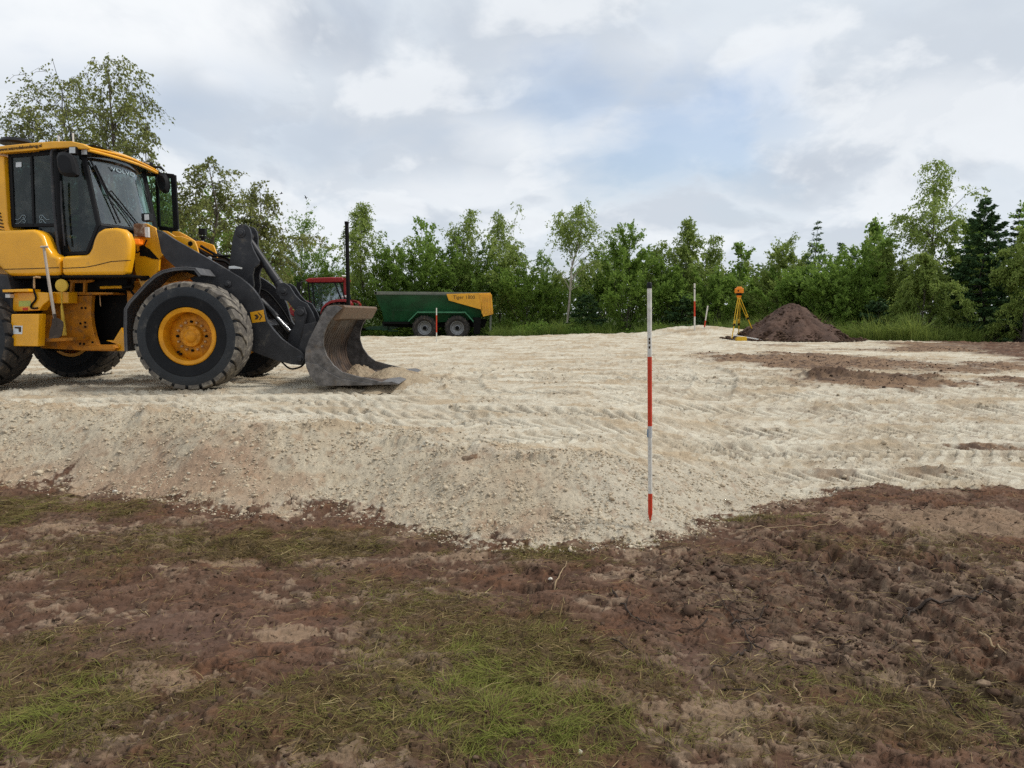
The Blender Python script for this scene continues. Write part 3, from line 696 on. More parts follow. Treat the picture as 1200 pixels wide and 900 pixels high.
def sand_lumps():
    rs = np.random.RandomState(8)
    N = 260000
    y = 4.9 + 9.5 * rs.rand(N) ** 1.6; x = (rs.rand(N) * 2 - 1) * (.74 * y + .4)
    z, s, b, c, br, cr = gsample(x, y, ('Z', 'sand', 'bank', 'clumpy', 'brown', 'crest'))
    p = s * (1 - br) * (b * .42 + cr * .5 + c * .16 + .02) + (1 - s) * .30 * sst(-.30, 0, y - ytoe(x)) * (x < 3)
    p = p * np.clip(.75 + 1.1 * fbm(x, y, .3, 4, 50, .6), .1, 1.4)
    k = rs.rand(N) < p
    x, y, z = x[k], y[k], z[k]; n = len(x)
    size = .0036 * np.exp(np.abs(rs.randn(n)) * .62) * (1 + .03 * (y - 5))
    size = np.minimum(size, .028)
    clods('sand_lumps', x, y, z + size * .12, size, 'sandclod', np.clip(.60 + .13 * rs.randn(n), 0, 1), 'small crumbs of pale sand over the bank and the pad', 'sand crumbs', rs)
    N = 90000
    y = 2.3 + 5.0 * rs.rand(N) ** .9; x = (rs.rand(N) * 2 - 1) * (.74 * y + .4)
    z, s, g, rg = gsample(x, y, ('Z', 'sand', 'grass', 'rough'))
    cl = fbm(x, y, .3, 4, 51, .6)
    k = rs.rand(N) < (1 - s) * (.03 + .10 * rg + .14 * sst(.1, .5, cl))
    x, y, z = x[k], y[k], z[k]; n = len(x)
    size = np.minimum(.0032 * np.exp(np.abs(rs.randn(n)) * .7), .017)
    clods('mud_lumps', x, y, z + size * .1, size, 'mudclod', np.clip(.18 + .28 * np.abs(rs.randn(n)), 0, 1), 'brown mud lumps lying about the churned ground', 'mud lumps', rs, .55)
    # brown crumbs along the dark soil patches on the pad
    N = 26000
    y = 2.9 + 3.9 * rs.rand(N); x = rs.uniform(.2, 5.0, N)
    z, s, rg = gsample(x, y, ('Z', 'sand', 'rough')); cl = fbm(x, y, .45, 3, 57)
    k = rs.rand(N) < (1 - s) * rg * sst(.0, .35, cl) * .30
    x, y, z = x[k], y[k], z[k]; n = len(x)
    size = np.minimum(.010 * np.exp(np.abs(rs.randn(n)) * .55), .045)
    clods('mud_clods', x, y, z + size * .05, size, 'mudclod', np.clip(.20 + .22 * np.abs(rs.randn(n)), 0, 1), 'larger dark clods heaped in the ruts at the right', 'mud clods', rs, .5)
    N = 5000
    a = rs.rand(N) * 6.283; r = rs.rand(N) ** .5 * 1.25; hx = (932 - 600) * 26.5 / F
    x = hx + 2.05 * r * np.cos(a); y = 27.0 + 1.9 * r * np.sin(a)
    k = (y < 27.3) & (rs.rand(N) < .12 + .88 * sst(.75, .95, r)); x, y, r = x[k], y[k], r[k]; n = len(x)
    z0 = gsample(x, y)[0]; z = z0 + np.maximum(0, (1 - r)) ** .92 * 1.30
    size = np.minimum(.018 * np.exp(np.abs(rs.randn(n)) * .6), .075)
    clods('heap_crumbs', x, y, z + size * .2, size, 'mudclod', np.clip(.25 + .2 * rs.randn(n), 0, 1), 'brown clods rolled down to the foot of the soil heap', 'soil crumbs', rs, .7)
    N = 30000
    y = 9.5 + 12 * rs.rand(N) ** 1.4; x = rs.uniform(2.5, 15, N)
    z, br, s = gsample(x, y, ('Z', 'brown', 'sand'))
    k = rs.rand(N) < (br > .25) * .30
    x, y, z = x[k], y[k], z[k]; n = len(x)
    size = np.minimum(.006 * np.exp(np.abs(rs.randn(n)) * .6), .03)
    clods('soil_crumbs', x, y, z + size * .1, size, 'mudclod', np.clip(.30 + .2 * rs.randn(n), 0, 1), 'dark soil crumbs on the brown strips across the sand', 'soil crumbs', rs, .6)
sand_lumps()

# ------------------------------------------------------------------ sticks, stones, single bits
M['twig'] = pmat('dark_twig', (.040, .027, .020), .85, dust=(.14, .10, .07), dust_amt=.35, dust_scale=40, bump=.3)
M['palewood'] = pmat('split_pale_wood', (.28, .20, .115), .85, dust=(.15, .1, .06), dust_amt=.4, dust_scale=30)
M['stone'] = pmat('pale_stone', (.23, .165, .11), .9, spec=.1, dust=(.10, .065, .045), dust_amt=.6, dust_scale=30, bump=.4)
M['bone'] = pmat('white_scrap', (.62, .57, .48), .8)

def stick(name, pts_px, r, mat, label, cat, lift=.008, branches=(), group=None, seed=0):
    rs = random.Random(seed)
    def path(pp):
        P = [G(*p) for p in pp]; out = []
        for i in range(len(P) - 1):
            for k in range(5):
                t = k / 5; q = P[i].lerp(P[i + 1], t); out.append(q)
        out.append(P[-1])
        L = len(out)
        return [V(q.x + rs.uniform(-1, 1) * .006, q.y + rs.uniform(-1, 1) * .008, gz(q.x, q.y) + lift + rs.uniform(0, .006)) for q in out]
    p = path(pts_px); n = len(p)
    mb = MB(); mb.tube(p, [r * (1 - .6 * i / n) for i in range(n)], 6)
    for bp in branches:
        q = path(bp); m = len(q); mb.tube(q, [r * .6 * (1 - .7 * i / m) for i in range(m)], 5)
    o = mb.build(name, mat, None, base=p[0], smooth=60)
    return tag(o, label, cat, group)

stick('twig', [(868, 772), (880, 762), (876, 748), (866, 735)], .0065, 'twig', 'forked dark twig with four arms lying on bare mud right of centre', 'twig', branches=[[(876, 748), (892, 756), (920, 758)], [(879, 760), (898, 770), (905, 778)], [(866, 768), (845, 782), (824, 800)], [(866, 735), (852, 718), (828, 692)]], seed=1)
stick('twig', [(1062, 709), (1090, 711), (1120, 708), (1172, 696)], .011, 'twig', 'long thick dark root across the churned mud near the right edge', 'root', branches=[[(1072, 710), (1060, 722), (1050, 728)]], seed=2, lift=.02)
stick('twig', [(718, 706), (735, 722), (750, 735), (768, 742)], .006, 'twig', 'thin crooked dark twig below the striped pole foot', 'twig', branches=[[(732, 718), (738, 710)]], seed=3)
stick('twig', [(945, 660), (965, 678), (985, 696), (1000, 700)], .006, 'twig', 'thin dark twig sloping along the rut right of the straw tuft', 'twig', branches=[[(965, 678), (985, 670)]], seed=4)
stick('twig', [(712, 757), (728, 766), (742, 776)], .005, 'twig', 'short dark twig at the edge of the green grass', 'twig', seed=5)
stick('twig', [(1147, 752), (1165, 762), (1178, 772)], .007, 'palewood', 'pale brown split stick in churned mud at the right edge', 'stick', lift=.015, seed=6)
stick('twig', [(858, 735), (872, 729), (888, 724), (900, 712)], .005, 'twig', 'thin dark twig arching just above the forked twig', 'twig', seed=7)
stick('twig', [(645, 690), (655, 681), (664, 668)], .006, 'palewood', 'short brown stick pointing up behind the dark hole', 'stick', lift=.015, seed=8)
stick('twig', [(870, 625), (905, 623), (960, 621), (1000, 618)], .005, 'palewood', 'long thin pale stalk along the edge of the sand', 'stalk', lift=.02, seed=9)
stick('twig', [(930, 806), (936, 816), (940, 822)], .005, 'palewood', 'small pale stick standing out above the lower grass strip', 'stick', lift=.012, seed=10)
stick('twig', [(1088, 806), (1094, 815), (1096, 800)], .005, 'palewood', 'small bent pale stick between stones in the right ruts', 'stick', lift=.012, seed=11)
def upright_twig(px, py, h, label):
    p = G(px, py); z = gz(p.x, p.y); p = V(p.x, p.y, z)
    mb = MB(); mb.tube([p - V(0, 0, .02), p + V(.004, 0, h * .5), p + V(-.01, 0, h)], [.004, .003, .0015], 5)
    mb.tube([p + V(.004, 0, h * .4), p + V(.03, 0, h * .75)], [.0025, .001], 4); mb.tube([p + V(.002, 0, h * .55), p + V(-.035, 0, h * .8)], [.0025, .001], 4)
    tag(mb.build('twig', 'twig', None, base=p), label, 'twig')
upright_twig(341, 592, .13, 'thin dark twig standing upright on the sand bank slope')

def stone(px, py, w, h, d, mat, label, cat, seed, name='stone'):
    rs = random.Random(seed); p = G(px, py); z = gz(p.x, p.y)
    bv, bf = rock_verts(None)
    me_v = []; 
    mb = MB(); vs = []
    for v in bv:
        k = 1 + rs.uniform(-.42, .30); vs.append((p.x + v[0] * w / 2 * k, p.y + v[1] * d / 2 * k, z + h * .02 + v[2] * h / 2 * k))
    mb.add(vs, [tuple(f) for f in bf])
    o = mb.build(name, mat, None, base=V(p.x, p.y, z), bevel=min(w, h) * .12, smooth=40)
    tag(o, label, cat)
stone(1078, 744, .13, .028, .05, 'palewood', 'pale yellow splinter of wood on dark churned mud', 'wood chip', 1, 'wood_chip')
stone(1053, 672, .012, .05, .012, 'bone', 'small white upright scrap in mud right of the straw tuft', 'scrap', 2, 'scrap')
stone(915, 712, .06, .035, .05, 'stone', 'pale stone beside the rut below the straw tuft', 'stone', 3)
stone(645, 680, .04, .03, .04, 'bone', 'small white stone behind the dark hole', 'stone', 4)
stone(696, 648, .035, .04, .035, 'bone', 'white stone at the toe of the sand bank left of the pole', 'stone', 5)
stone(137, 740, .05, .022, .04, 'stone', 'small pale stone in the smooth mud hollow at left', 'stone', 6)
stone(180, 752, .035, .03, .03, 'stone', 'small tan stone in the mud right of the smooth hollow', 'stone', 7)
stone(547, 540, .14, .09, .11, 'stone', 'brownish lump of earth on the crest of the sand bank', 'earth lump', 8, 'earth_lump')
stone(135, 580, .07, .04, .05, 'bone', 'white scrap at the foot of the bank above the left grass', 'scrap', 9, 'scrap')
stone(1152, 804, .09, .05, .07, 'stone', 'tan stone among the clods in the right ruts', 'stone', 10)
stone(1105, 790, .07, .05, .06, 'stone', 'tan stone beside the bent pale stick in the right ruts', 'stone', 11)
stone(678, 887, .035, .02, .03, 'bone', 'small white stone in green grass at the bottom edge', 'stone', 12)
stone(940, 752, .12, .05, .09, 'stone', 'flat tan lump in the middle of the churned mud', 'stone', 13)
stone(1175, 822, .12, .06, .09, 'stone', 'large tan stone at the right edge of the ruts', 'stone', 14)
stone(270, 830, .05, .02, .04, 'bone', 'small white scrap on mud near the lower left grass', 'scrap', 15, 'scrap')
# ================================================================== WHEEL LOADER
FR = Frame(-4.44, 11.33, 0)        # front frame, origin at the axle
RE = Frame(-5.94, 11.33, 5)       # rear frame, origin at the articulation
GZ = .615
LD = empty('wheel_loader', (-5.94, 11.33, GZ)); BASE[0] = V(-5.94, 11.33, GZ)
tag(LD, 'yellow wheel loader with cab, dark grey lift arms and wide steel bucket', 'wheel loader')

def wheel(frame, u, v, parent, tread, out, R0=.75, W=.52, name='wheel', rimr=.385, zc=None, lugs=23):
    """out = -1 when the dish faces the near side, +1 for the far side"""
    ax = frame.l * out
    c = frame.w(u, v, zc if zc is not None else GZ + R0 - .02)
    h = W / 2; k = R0 / .75
    rim = MB()
    rr = rimr
    rim.mat(0).lathe(c, ax, [(rr * .86, h * .05), (rr * .87, h * .86), (rr * .93, h * .90), (rr * .99, h * .93), (rr * 1.03, h * .88), (rr * 1.03, h * .6)], 48)
    rim.lathe(c, ax, [(rr * 1.03, -h * .6), (rr * 1.03, -h * .9), (rr * .9, -h * .9), (rr * .86, -h * .3), (rr * .86, h * .05)], 48)
    rim.mat(1).lathe(c, ax, [(rr * .86, h * .10), (rr * .80, h * .16), (rr * .56, h * .24), (rr * .5, h * .24), (rr * .36, h * .24), (.001, h * .24)], 48)
    for i in range(16):
        a = 2 * math.pi * i / 16; up = V(0, 0, 1); sd = ax.cross(up).normalized()
        p = c + (up * math.cos(a) + sd * math.sin(a)) * rr * .52 + ax * h * .24
        rim.mat(2 if i % 4 else 3).lathe(p, ax, [(.020 * k, 0), (.020 * k, .03), (.012 * k, .042), (.0005, .042)], 6)
    # valve, clamp block
    up = V(0, 0, 1); sd = ax.cross(up).normalized()
    for a in (2.4, 2.55): rim.mat(3).lathe(c + (up * math.cos(a) + sd * math.sin(a)) * rr * .78 + ax * h * .24, ax, [(.018, 0), (.018, .03), (.0005, .035)], 8)
    w = rim.build(name, ['rimyellow', 'rimdirty', 'bolt', 'dark'], parent, smooth=30)
    hb = MB(); hb.lathe(c, ax, [(rr * .40, h * .24), (rr * .39, h * .42), (rr * .36, h * .50), (rr * .24, h * .52), (rr * .20, h * .60), (rr * .12, h * .66), (.0005, h * .67)], 32)
    for i in range(8):
        a = 2 * math.pi * i / 8 + .2; p = c + (up * math.cos(a) + sd * math.sin(a)) * rr * .30 + ax * h * .51
        hb.lathe(p, ax, [(.010, 0), (.010, .012), (.0005, .014)], 6)
    hb.build('hub', 'rimdirty', w, smooth=30)
    t = MB()
    rg = R0 - .028 * k
    prof = [(rr * 1.02, h * .80), (rr * 1.06, h * .93), (rr * 1.20, h * .985), (rr * 1.36, h * 1.01), (rr * 1.40, h * 1.035), (rr * 1.43, h * 1.015), (R0 * .84, h * 1.02), (R0 * .90, h * .99), (R0 * .915, h * 1.0), (R0 * .945, h * .96), (rg, h * .82), (rg + .005, 0)]
    prof = prof + [(r_, -t_) for r_, t_ in prof[::-1][1:]]
    t.mat(0).lathe(c, ax, prof, 72)
    t.mat(2).lathe(c, ax, [(rr * 1.435, h * 1.022), (R0 * .80, h * 1.035), (R0 * .885, h * 1.008), (R0 * .90, h * .995)], 72)
    # lugs
    sk = .36
    for side in (1, -1):
        for i in range(lugs):
            a0 = 2 * math.pi * (i + (.5 if side < 0 else 0)) / lugs
            wdt = 2 * math.pi / lugs * .86
            def P(a, tt, r_): return c + (up * math.cos(a) + sd * math.sin(a)) * r_ + ax * tt
            ro = R0
            secs = [(-.05 * h, .10), (.35 * h, .34), (.82 * h, .30), (1.0 * h, .26)]
            rings = []
            for j, (tt, wm) in enumerate(secs):
                cen = a0 + sk * (tt / h) * (.9 if tt / h < .4 else .9 - .25 * (tt / h - .4)) * .9
                ww = wdt * (.62 + wm) * (.5 if j == 0 else .58)
                top = ro if tt / h < .9 else ro - .022 * k
                bot = rg - .02 if tt / h < .9 else rg - .07 * k
                tt_ = tt * side
                rings.append([P(cen - ww, tt_, bot), P(cen + ww, tt_, bot), P(cen + ww * .84, tt_, top), P(cen - ww * .84, tt_, top)])
            t.mat(1).loft(rings, True, True)
    t.build('tyre', ['rubber', tread, 'rubberworn'], w, bevel=.006, seg=1, smooth=30)
    return w
wheel(FR, 0, -.97, LD, 'tread', -1)
wheel(FR, -.02, .97, LD, 'treaddark', 1)
wheel(RE, -1.60, -.97, LD, 'treaddark', -1)
wheel(RE, -1.40, .97, LD, 'treaddark', 1)

M['fender'] = pmat('fender_plastic', (.085, .085, .088), .55, dust=(.2, .18, .15), dust_amt=.3, dust_scale=6)
M['decalgrey'] = pmat('faded_lettering', (.30, .38, .42), .6)
# ---- front frame
mb = MB()
NV = -.52
tower = [(157, 277), (164, 262), (172, 262), (182, 267), (187, 285), (191, 299), (187, 303), (186, 317), (175, 330), (166, 338), (158, 318), (157.5, 300)]
FR.prism(mb, tower, NV, NV + .05); uz = [FR.px(x, y, NV) for x, y in tower]
body = mb.build('front_frame', 'yellow', LD, bevel=.008)
mb = MB(); FR.prism_uz(mb, uz, .50, .55); mb.build('tower_plate', 'yellow', LD, bevel=.008)
# plate between the booms with the round hole
hole_pl = [(190, 270), (196, 271), (205, 277), (213, 277), (228, 282), (231, 290), (233, 298), (222, 292), (205, 283)]
uzp = [FR.px(x, y, -.36) for x, y in hole_pl]
mb = MB(); FR.prism_uz(mb, uzp, .32, .36); mb.build('pin_plate', 'yellow', LD, bevel=.008)
mb = MB(); FR.prism_uz(mb, uzp, -.36, -.32); body2 = mb.build('pin_plate', 'yellow', LD, bevel=.008)
mb = MB(); c = FR.pt(223, 285.5, -.362); mb.lathe(c, FR.l * -1, [(.0005, .002), (.034, .002), (.036, 0)], 20); mb.build('pin_hole', 'dark', body2)
mb = MB()
FR.prism(mb, [(168, 268), (200, 290), (232, 300), (236, 330), (200, 345), (150, 350), (148, 320), (158, 290)], -.30, .30)
FR.prism(mb, [(148, 330), (235, 330), (250, 372), (235, 400), (170, 405), (150, 395)], -.42, .42)
mb.build('inner_frame', 'orange', LD, bevel=.01)
mb = MB()   # axle
mb.tube([FR.w(0, -.75, GZ + .73), FR.w(0, .75, GZ + .73)], .14, 16); mb.lathe(FR.w(0, -.2, GZ + .73), FR.l, [(.14, 0), (.24, .08), (.26, .2), (.24, .32), (.14, .4)], 20)
mb.build('axle', 'dark', LD); mb = MB(); mb.tube([RE.w(-1.55, -.75, GZ + .73), RE.w(-1.55, .75, GZ + .73)], .14, 16)
mb.build('axle', 'dark', LD)
# tower details: slots, hoses, lamps
mb = MB()
FR.prism(mb, [(163, 289), (167, 287), (175, 292), (186, 304), (178, 303), (170, 300), (164, 300), (164, 294)], NV - .012, NV + .01)
mb.build('slot', 'dark', body); mb = MB(); FR.prism(mb, [(163, 326), (167, 323), (174, 323), (176, 326), (170, 329), (165, 329)], NV - .010, NV + .01)
mb.build('slot', 'dark', body)
mb = MB(); FR.prism(mb, [(156, 263), (160, 261.5), (168, 262), (169, 277), (157, 277)], NV - .12, NV - .02)
mb.build('lamp_bracket', pmat('brown_bracket', (.16, .07, .03), .6, dust=(.4, .33, .25), dust_amt=.5, dust_scale=20), body, bevel=.006)
mb = MB(); FR.prism(mb, [(165, 250), (174.5, 249.5), (175.5, 259), (166, 259.5)], NV - .26, NV - .14)
l_ = mb.build('work_light', 'black', LD, bevel=.008)
mb = MB(); FR.prism(mb, [(169, 251.2), (174, 251), (174.5, 257.5), (169.5, 258)], NV - .268, NV - .26); mb.build('lens', 'alu', l_)
mb = MB(); FR.prism(mb, [(169.5, 266), (173.5, 266), (174, 278), (170, 278)], NV - .21, NV - .16); mb.build('marker_light', 'white', LD, bevel=.004)
mb = MB(); FR.prism(mb, [(156, 279.5), (163.5, 280), (163, 286), (157, 286)], NV - .14, NV - .02); mb.build('indicator_lamp', 'lamp', LD, bevel=.012)
mb = MB()
FR.prism(mb, [(232.5, 267.5), (240, 267.5), (240, 275), (232.5, 275)], .75, .85)
FR.prism(mb, [(233, 276), (240, 276), (240, 279), (233, 279)], .75, .85)
FR.prism(mb, [(235, 279), (239, 279), (238.5, 289), (235, 289)], .77, .83)
l_ = mb.build('work_light', 'black', LD, bevel=.006)
mb = MB(); FR.prism(mb, [(235.8, 282), (238.4, 282), (238.4, 287), (235.8, 287)], .755, .77); mb.build('lens', 'alu', l_)
# fenders
def fender(frame, pts, v0, v1, mat, th=.03, vp=None, name='fender'):
    mb = MB(); uz = [frame.px(x, y, v0 if vp is None else vp) for x, y in pts]
    up = [(a, b) for a, b in uz]; lo = []
    for i, (a, b) in enumerate(uz):
        p = uz[max(i - 1, 0)]; q = uz[min(i + 1, len(uz) - 1)]; d = Vector((q[0] - p[0], q[1] - p[1])).normalized(); lo.append((a + d.y * th, b - d.x * th))
    frame.prism_uz(mb, up + lo[::-1], v0, v1)
    # folded outer lip
    lo2 = [(a, b) for a, b in lo]; lo3 = []
    for i, (a, b) in enumerate(uz):
        p = uz[max(i - 1, 0)]; q = uz[min(i + 1, len(uz) - 1)]; d = Vector((q[0] - p[0], q[1] - p[1])).normalized(); lo3.append((a + d.y * th * 2.6, b - d.x * th * 2.6))
    frame.prism_uz(mb, lo + lo3[::-1], v0 + .002, v0 + .025)
    return mb.build(name, mat, LD, bevel=.006), uz
_fpts = [(145.5, 412), (144.5, 385), (145, 362), (150, 353), (160, 342), (170, 331), (180, 322), (190, 316.5), (203, 313.5), (218, 312.5), (229, 313.5), (236, 322)]
_, fz = fender(FR, _fpts, -1.12, -.62, 'fender', th=.018)
mb = MB(); FR.prism_uz(mb, fz + [(a + .03 * 0, b - .03) for a, b in fz[::-1]], .62, 1.12); mb.build('fender', 'grey', LD)
mb = MB(); FR.prism(mb, [(191, 321), (202, 318), (220, 319), (230, 323), (215, 328), (195, 331)], -.66, -.60); mb.build('fender_bracket', 'orange', LD, bevel=.006)

# ---- lift arms
arm_px = [(183, 269), (190, 271), (205, 281), (235, 298), (262, 313.5), (271, 319), (281, 325), (290, 332), (297, 339), (303, 347), (307, 355), (309, 362), (311, 370), (314, 378), (321, 387), (330, 397), (341, 405), (351, 411), (356, 416), (357, 422), (353, 428), (341, 427), (322, 422), (298, 413), (280, 403), (265, 387), (252, 366), (238, 343), (222, 326), (205, 313), (194, 303), (189, 296)]
AV = -.62
arm_uz = [FR.px(x, y, AV) for x, y in arm_px]
for v0, v1 in ((AV, AV + .07), (.55, .62)):
    mb = MB(); FR.prism_uz(mb, arm_uz, v0, v1)
    for (x, y, r_) in ((267, 333, .055), (352, 421, .06)):
        u, z = FR.px(x, y, AV); s_ = -1 if v0 < 0 else 1
        mb.lathe(FR.w(u, v0 if v0 < 0 else v1, z), FR.l * s_, [(r_, 0), (r_, .02), (r_ * .6, .025), (r_ * .55, .05), (.0005, .05)], 20)
    a_ = mb.build('lift_arm', 'grey', LD, bevel=.006)
    if v0 < 0: arm_near = a_
mb = MB(); 
FR.prism(mb, [(293, 366), (308.5, 363), (311, 376.5), (295.5, 378.5)], AV - .006, AV - .001); dec = mb.build('warning_label', 'yellow', arm_near)
mb = MB()
FR.prism(mb, [(302, 366.5), (303, 366.2), (307.3, 370.5), (304.5, 375), (303.4, 375), (305.8, 370.8)], AV - .010, AV - .006)
FR.prism(mb, [(297.5, 369), (301, 368.5), (303.5, 371), (301.5, 374), (298, 374.2), (300.3, 371.5)], AV - .010, AV - .006)
mb.build('arrow_mark', 'decaldark', dec)
mb = MB()
for (x, y, r_) in ((267, 333, .06), (238, 315, .05)):
    u, z = FR.px(x, y, AV); mb.tube([FR.w(u, -.6, z), FR.w(u, .6, z)], r_, 16); mb.build('cross_tube', 'grey', LD); mb = MB()
u, z = FR.px(300, 385, AV); mb.box(FR.w(u, 0, z), (.16, 1.18, .22), Matrix.Rotation(R(35), 3, 'Y'))
mb.build('cross_tube', 'grey', LD, bevel=.006)
# ---- bell crank (two plates in the middle)
crank = [(276, 267), (280, 263.5), (285, 262.5), (290, 264.5), (293, 269), (294.5, 277), (294, 285), (297, 293), (304, 306), (303, 310), (298, 314), (296, 322), (297.5, 334), (294, 350), (285, 352), (276, 340), (270, 322), (269, 306), (271, 290), (273, 277)]
for v0, v1 in ((-.17, -.12), (.12, .17)):
    mb = MB(); FR.prism(mb, crank, v0, v1, -.17)
    u, z = FR.px(282.5, 273, -.17); s_ = -1 if v0 < 0 else 1
    for (x, y, r_) in ((282.5, 273, .07), (283, 341, .07)):
        u, z = FR.px(x, y, -.17); mb.lathe(FR.w(u, v0 if v0 < 0 else v1, z), FR.l * s_, [(r_, 0), (r_, .015), (r_ * .8, .02), (r_ * .5, .02), (r_ * .5, .04), (.0005, .04)], 20)
    mb.build('bell_crank', 'grey', LD, bevel=.006)
# link rod
mb = MB()
a = FR.pt(289, 277, 0); b = FR.pt(325, 330, 0); c = FR.pt(332.5, 341.5, 0)
mb.tube([a, a.lerp(b, .3), b], [.05, .055, .065], 14); mb.tube([b, c], [.065, .085], 14)
mb.lathe(c - FR.l * .09, FR.l, [(.0005, 0), (.095, 0), (.095, .18), (.0005, .18)], 24); mb.lathe(a - FR.l * .09, FR.l, [(.0005, 0), (.08, 0), (.08, .18), (.0005, .18)], 24)
mb.build('link_rod', 'grey', LD, bevel=.006)
mb = MB()
for v0 in (-.16, .12):
    FR.prism(mb, [(324, 337), (327, 332), (333, 331), (339, 335), (346, 346), (352, 352), (360, 356), (366, 366), (369.5, 375), (368, 384), (362, 390), (354, 389), (353, 376), (347, 366), (337, 353), (328, 350)], v0, v0 + .04, -.16)
    for (x, y, r_) in ((332.3, 341.5, .065), (352, 366, .06)):
        u, z = FR.px(x, y, -.16); s_ = -1 if v0 < 0 else 1
        mb.lathe(FR.w(u, v0 + (0 if v0 < 0 else .04), z), FR.l * s_, [(r_, 0), (r_, .012), (r_ * .55, .014), (r_ * .5, .035), (.0005, .035)], 20)
for v0 in (-.26, .20):
    FR.prism(mb, [(344, 366), (349, 359), (356, 360), (359, 368), (357, 378), (353, 392), (350, 414), (344, 411), (336, 402), (341, 388), (346, 378)], v0, v0 + .06, -.26)
    u, z = FR.px(352, 366, -.26); mb.lathe(FR.w(u, v0 + (0 if v0 < 0 else .06), z), FR.l * (-1 if v0 < 0 else 1), [(.06, 0), (.06, .015), (.035, .02), (.0005, .02)], 20)
mb.tube([FR.pt(352, 366, -.3), FR.pt(352, 366, -.3) + FR.l * .6], .045, 14)
mb.build('quick_coupler', 'grey', LD, bevel=.006)
# cylinders and hoses
mb = MB()
for v in (-.42, .42):
    a = FR.w(-.35, v, GZ + .75); u, z = FR.px(267, 333, AV); b = FR.w(u, v, z); mb.mat(0).tube([a, a.lerp(b, .62)], .065, 14); mb.mat(1).tube([a.lerp(b, .6), b], .038, 12); mb.build('lift_cylinder', ['grey', 'chrome'], LD); mb = MB()
mb = MB()
a = FR.pt(200, 290, 0); b = FR.pt(283, 341, 0); mb.mat(0).tube([a, a.lerp(b, .7)], .08, 16); mb.mat(1).tube([a.lerp(b, .68), b], .04, 12); mb.build('tilt_cylinder', ['grey', 'chrome'], LD); mb = MB()
a = FR.pt(305, 352, .1); b = FR.pt(340, 388, .1); mb.mat(0).tube([a, a.lerp(b, .55)], .05, 14); mb.mat(1).tube([a.lerp(b, .5), b], .026, 12)
mb.build('tilt_cylinder', ['grey', 'chrome'], LD)
def hose(pts, r, v, name='hose', parent=LD, fr=FR, mat='dark'):
    P = [fr.pt(x, y, vv) for (x, y), vv in zip(pts, v if isinstance(v, (list, tuple)) else [v] * len(pts))]
    Q = []
    for i in range(len(P) - 1):
        p0 = P[max(i - 1, 0)]; p1 = P[i]; p2 = P[i + 1]; p3 = P[min(i + 2, len(P) - 1)]
        for k in range(6):
            t = k / 6
            Q.append(.5 * ((2 * p1) + (-p0 + p2) * t + (2 * p0 - 5 * p1 + 4 * p2 - p3) * t * t + (-p0 + 3 * p1 - 3 * p2 + p3) * t ** 3))
    Q.append(P[-1]); mb = MB(); mb.tube(Q, r, 8); return mb.build(name, mat, parent, smooth=60)
hose([(235, 288), (252, 298), (266, 303), (276, 312)], .020, .1); hose([(232, 292), (250, 304), (264, 307), (276, 318)], .020, .2); hose([(238, 300), (256, 300), (272, 300)], .016, .0)
hose([(298, 345), (310, 358), (322, 372), (338, 392)], .018, -.05); hose([(296, 352), (308, 366), (318, 380), (334, 398)], .018, .2); hose([(300, 338), (314, 343), (330, 362), (340, 378)], .014, .35)
hose([(330, 424), (340, 432), (352, 430), (358, 424)], .013, -.5)
hose([(159, 288), (160, 296), (167, 291), (172, 281)], .010, NV - .05)
mb = MB(); FR.prism(mb, [(268, 312), (274, 311.5), (281, 313), (281, 315), (268, 315)], AV + .1, AV + .2); mb.build('hose_clamp', 'alu', LD, bevel=.003); mb = MB()
u, z = FR.px(246, 303, -.2); mb.lathe(FR.w(u, -.2, z), FR.l * -1, [(.03, 0), (.03, .03), (.0005, .03)], 12); mb.build('hose_clamp', 'alu', LD, bevel=.003)

# ---- bucket
BV0, BV1 = -1.24, 1.24
back = [(383, 359), (376, 370), (369, 384), (362, 398), (358, 409), (357, 420), (359, 431), (363, 440), (368, 448), (372, 451.5)]
buz = [FR.px(x, y, BV0) for x, y in back]
tipu, tipz = FR.px(468, 450, BV0)
floor = [(buz[-1][0] + (tipu - buz[-1][0]) * t, buz[-1][1] + (tipz - buz[-1][1]) * t) for t in (.3, .6, .85)]
prof = buz + floor
mb = MB()
th = .03
outer = [FR.w(u, BV0, z) for u, z in prof]
def offset(pf, d):
    o = []
    for i, (a, b) in enumerate(pf):
        p = pf[max(i - 1, 0)]; q = pf[min(i + 1, len(pf) - 1)]; t = Vector((q[0] - p[0], q[1] - p[1])).normalized(); o.append((a - t.y * d, b + t.x * d))
    return o
inn = offset(prof, th)
ring = prof + inn[::-1]
FR.prism_uz(mb, ring, BV0 + .03, BV1 - .03)
bk = mb.build('bucket', 'rust', LD, smooth=40, label='worn steel bucket, rusty brown inside, resting flat on the sand')
# side cheeks
cheek = back + [(407, 451.5), (438, 451)] + [(456, 449.6), (417, 440.5), (401, 436), (391, 428), (383, 417), (379, 405), (379.5, 393), (384, 380), (392, 370), (401, 361), (395, 358)]
cuz = [FR.px(x, y, BV0) for x, y in cheek]
for v0, v1 in ((BV0, BV0 + .035), (BV1 - .035, BV1)):
    mb = MB(); FR.prism_uz(mb, cuz, v0, v1)
    mb.build('side_cheek', 'steel', bk, bevel=.006)
# wear plate low on the near cheek
mb = MB(); FR.prism(mb, [(357, 424), (372, 427), (384, 436), (400, 444), (430, 449), (438, 451.5), (373, 452.5), (363, 441)], BV0 - .02, BV0 - .001); mb.build('wear_plate', 'steel', bk, bevel=.006)
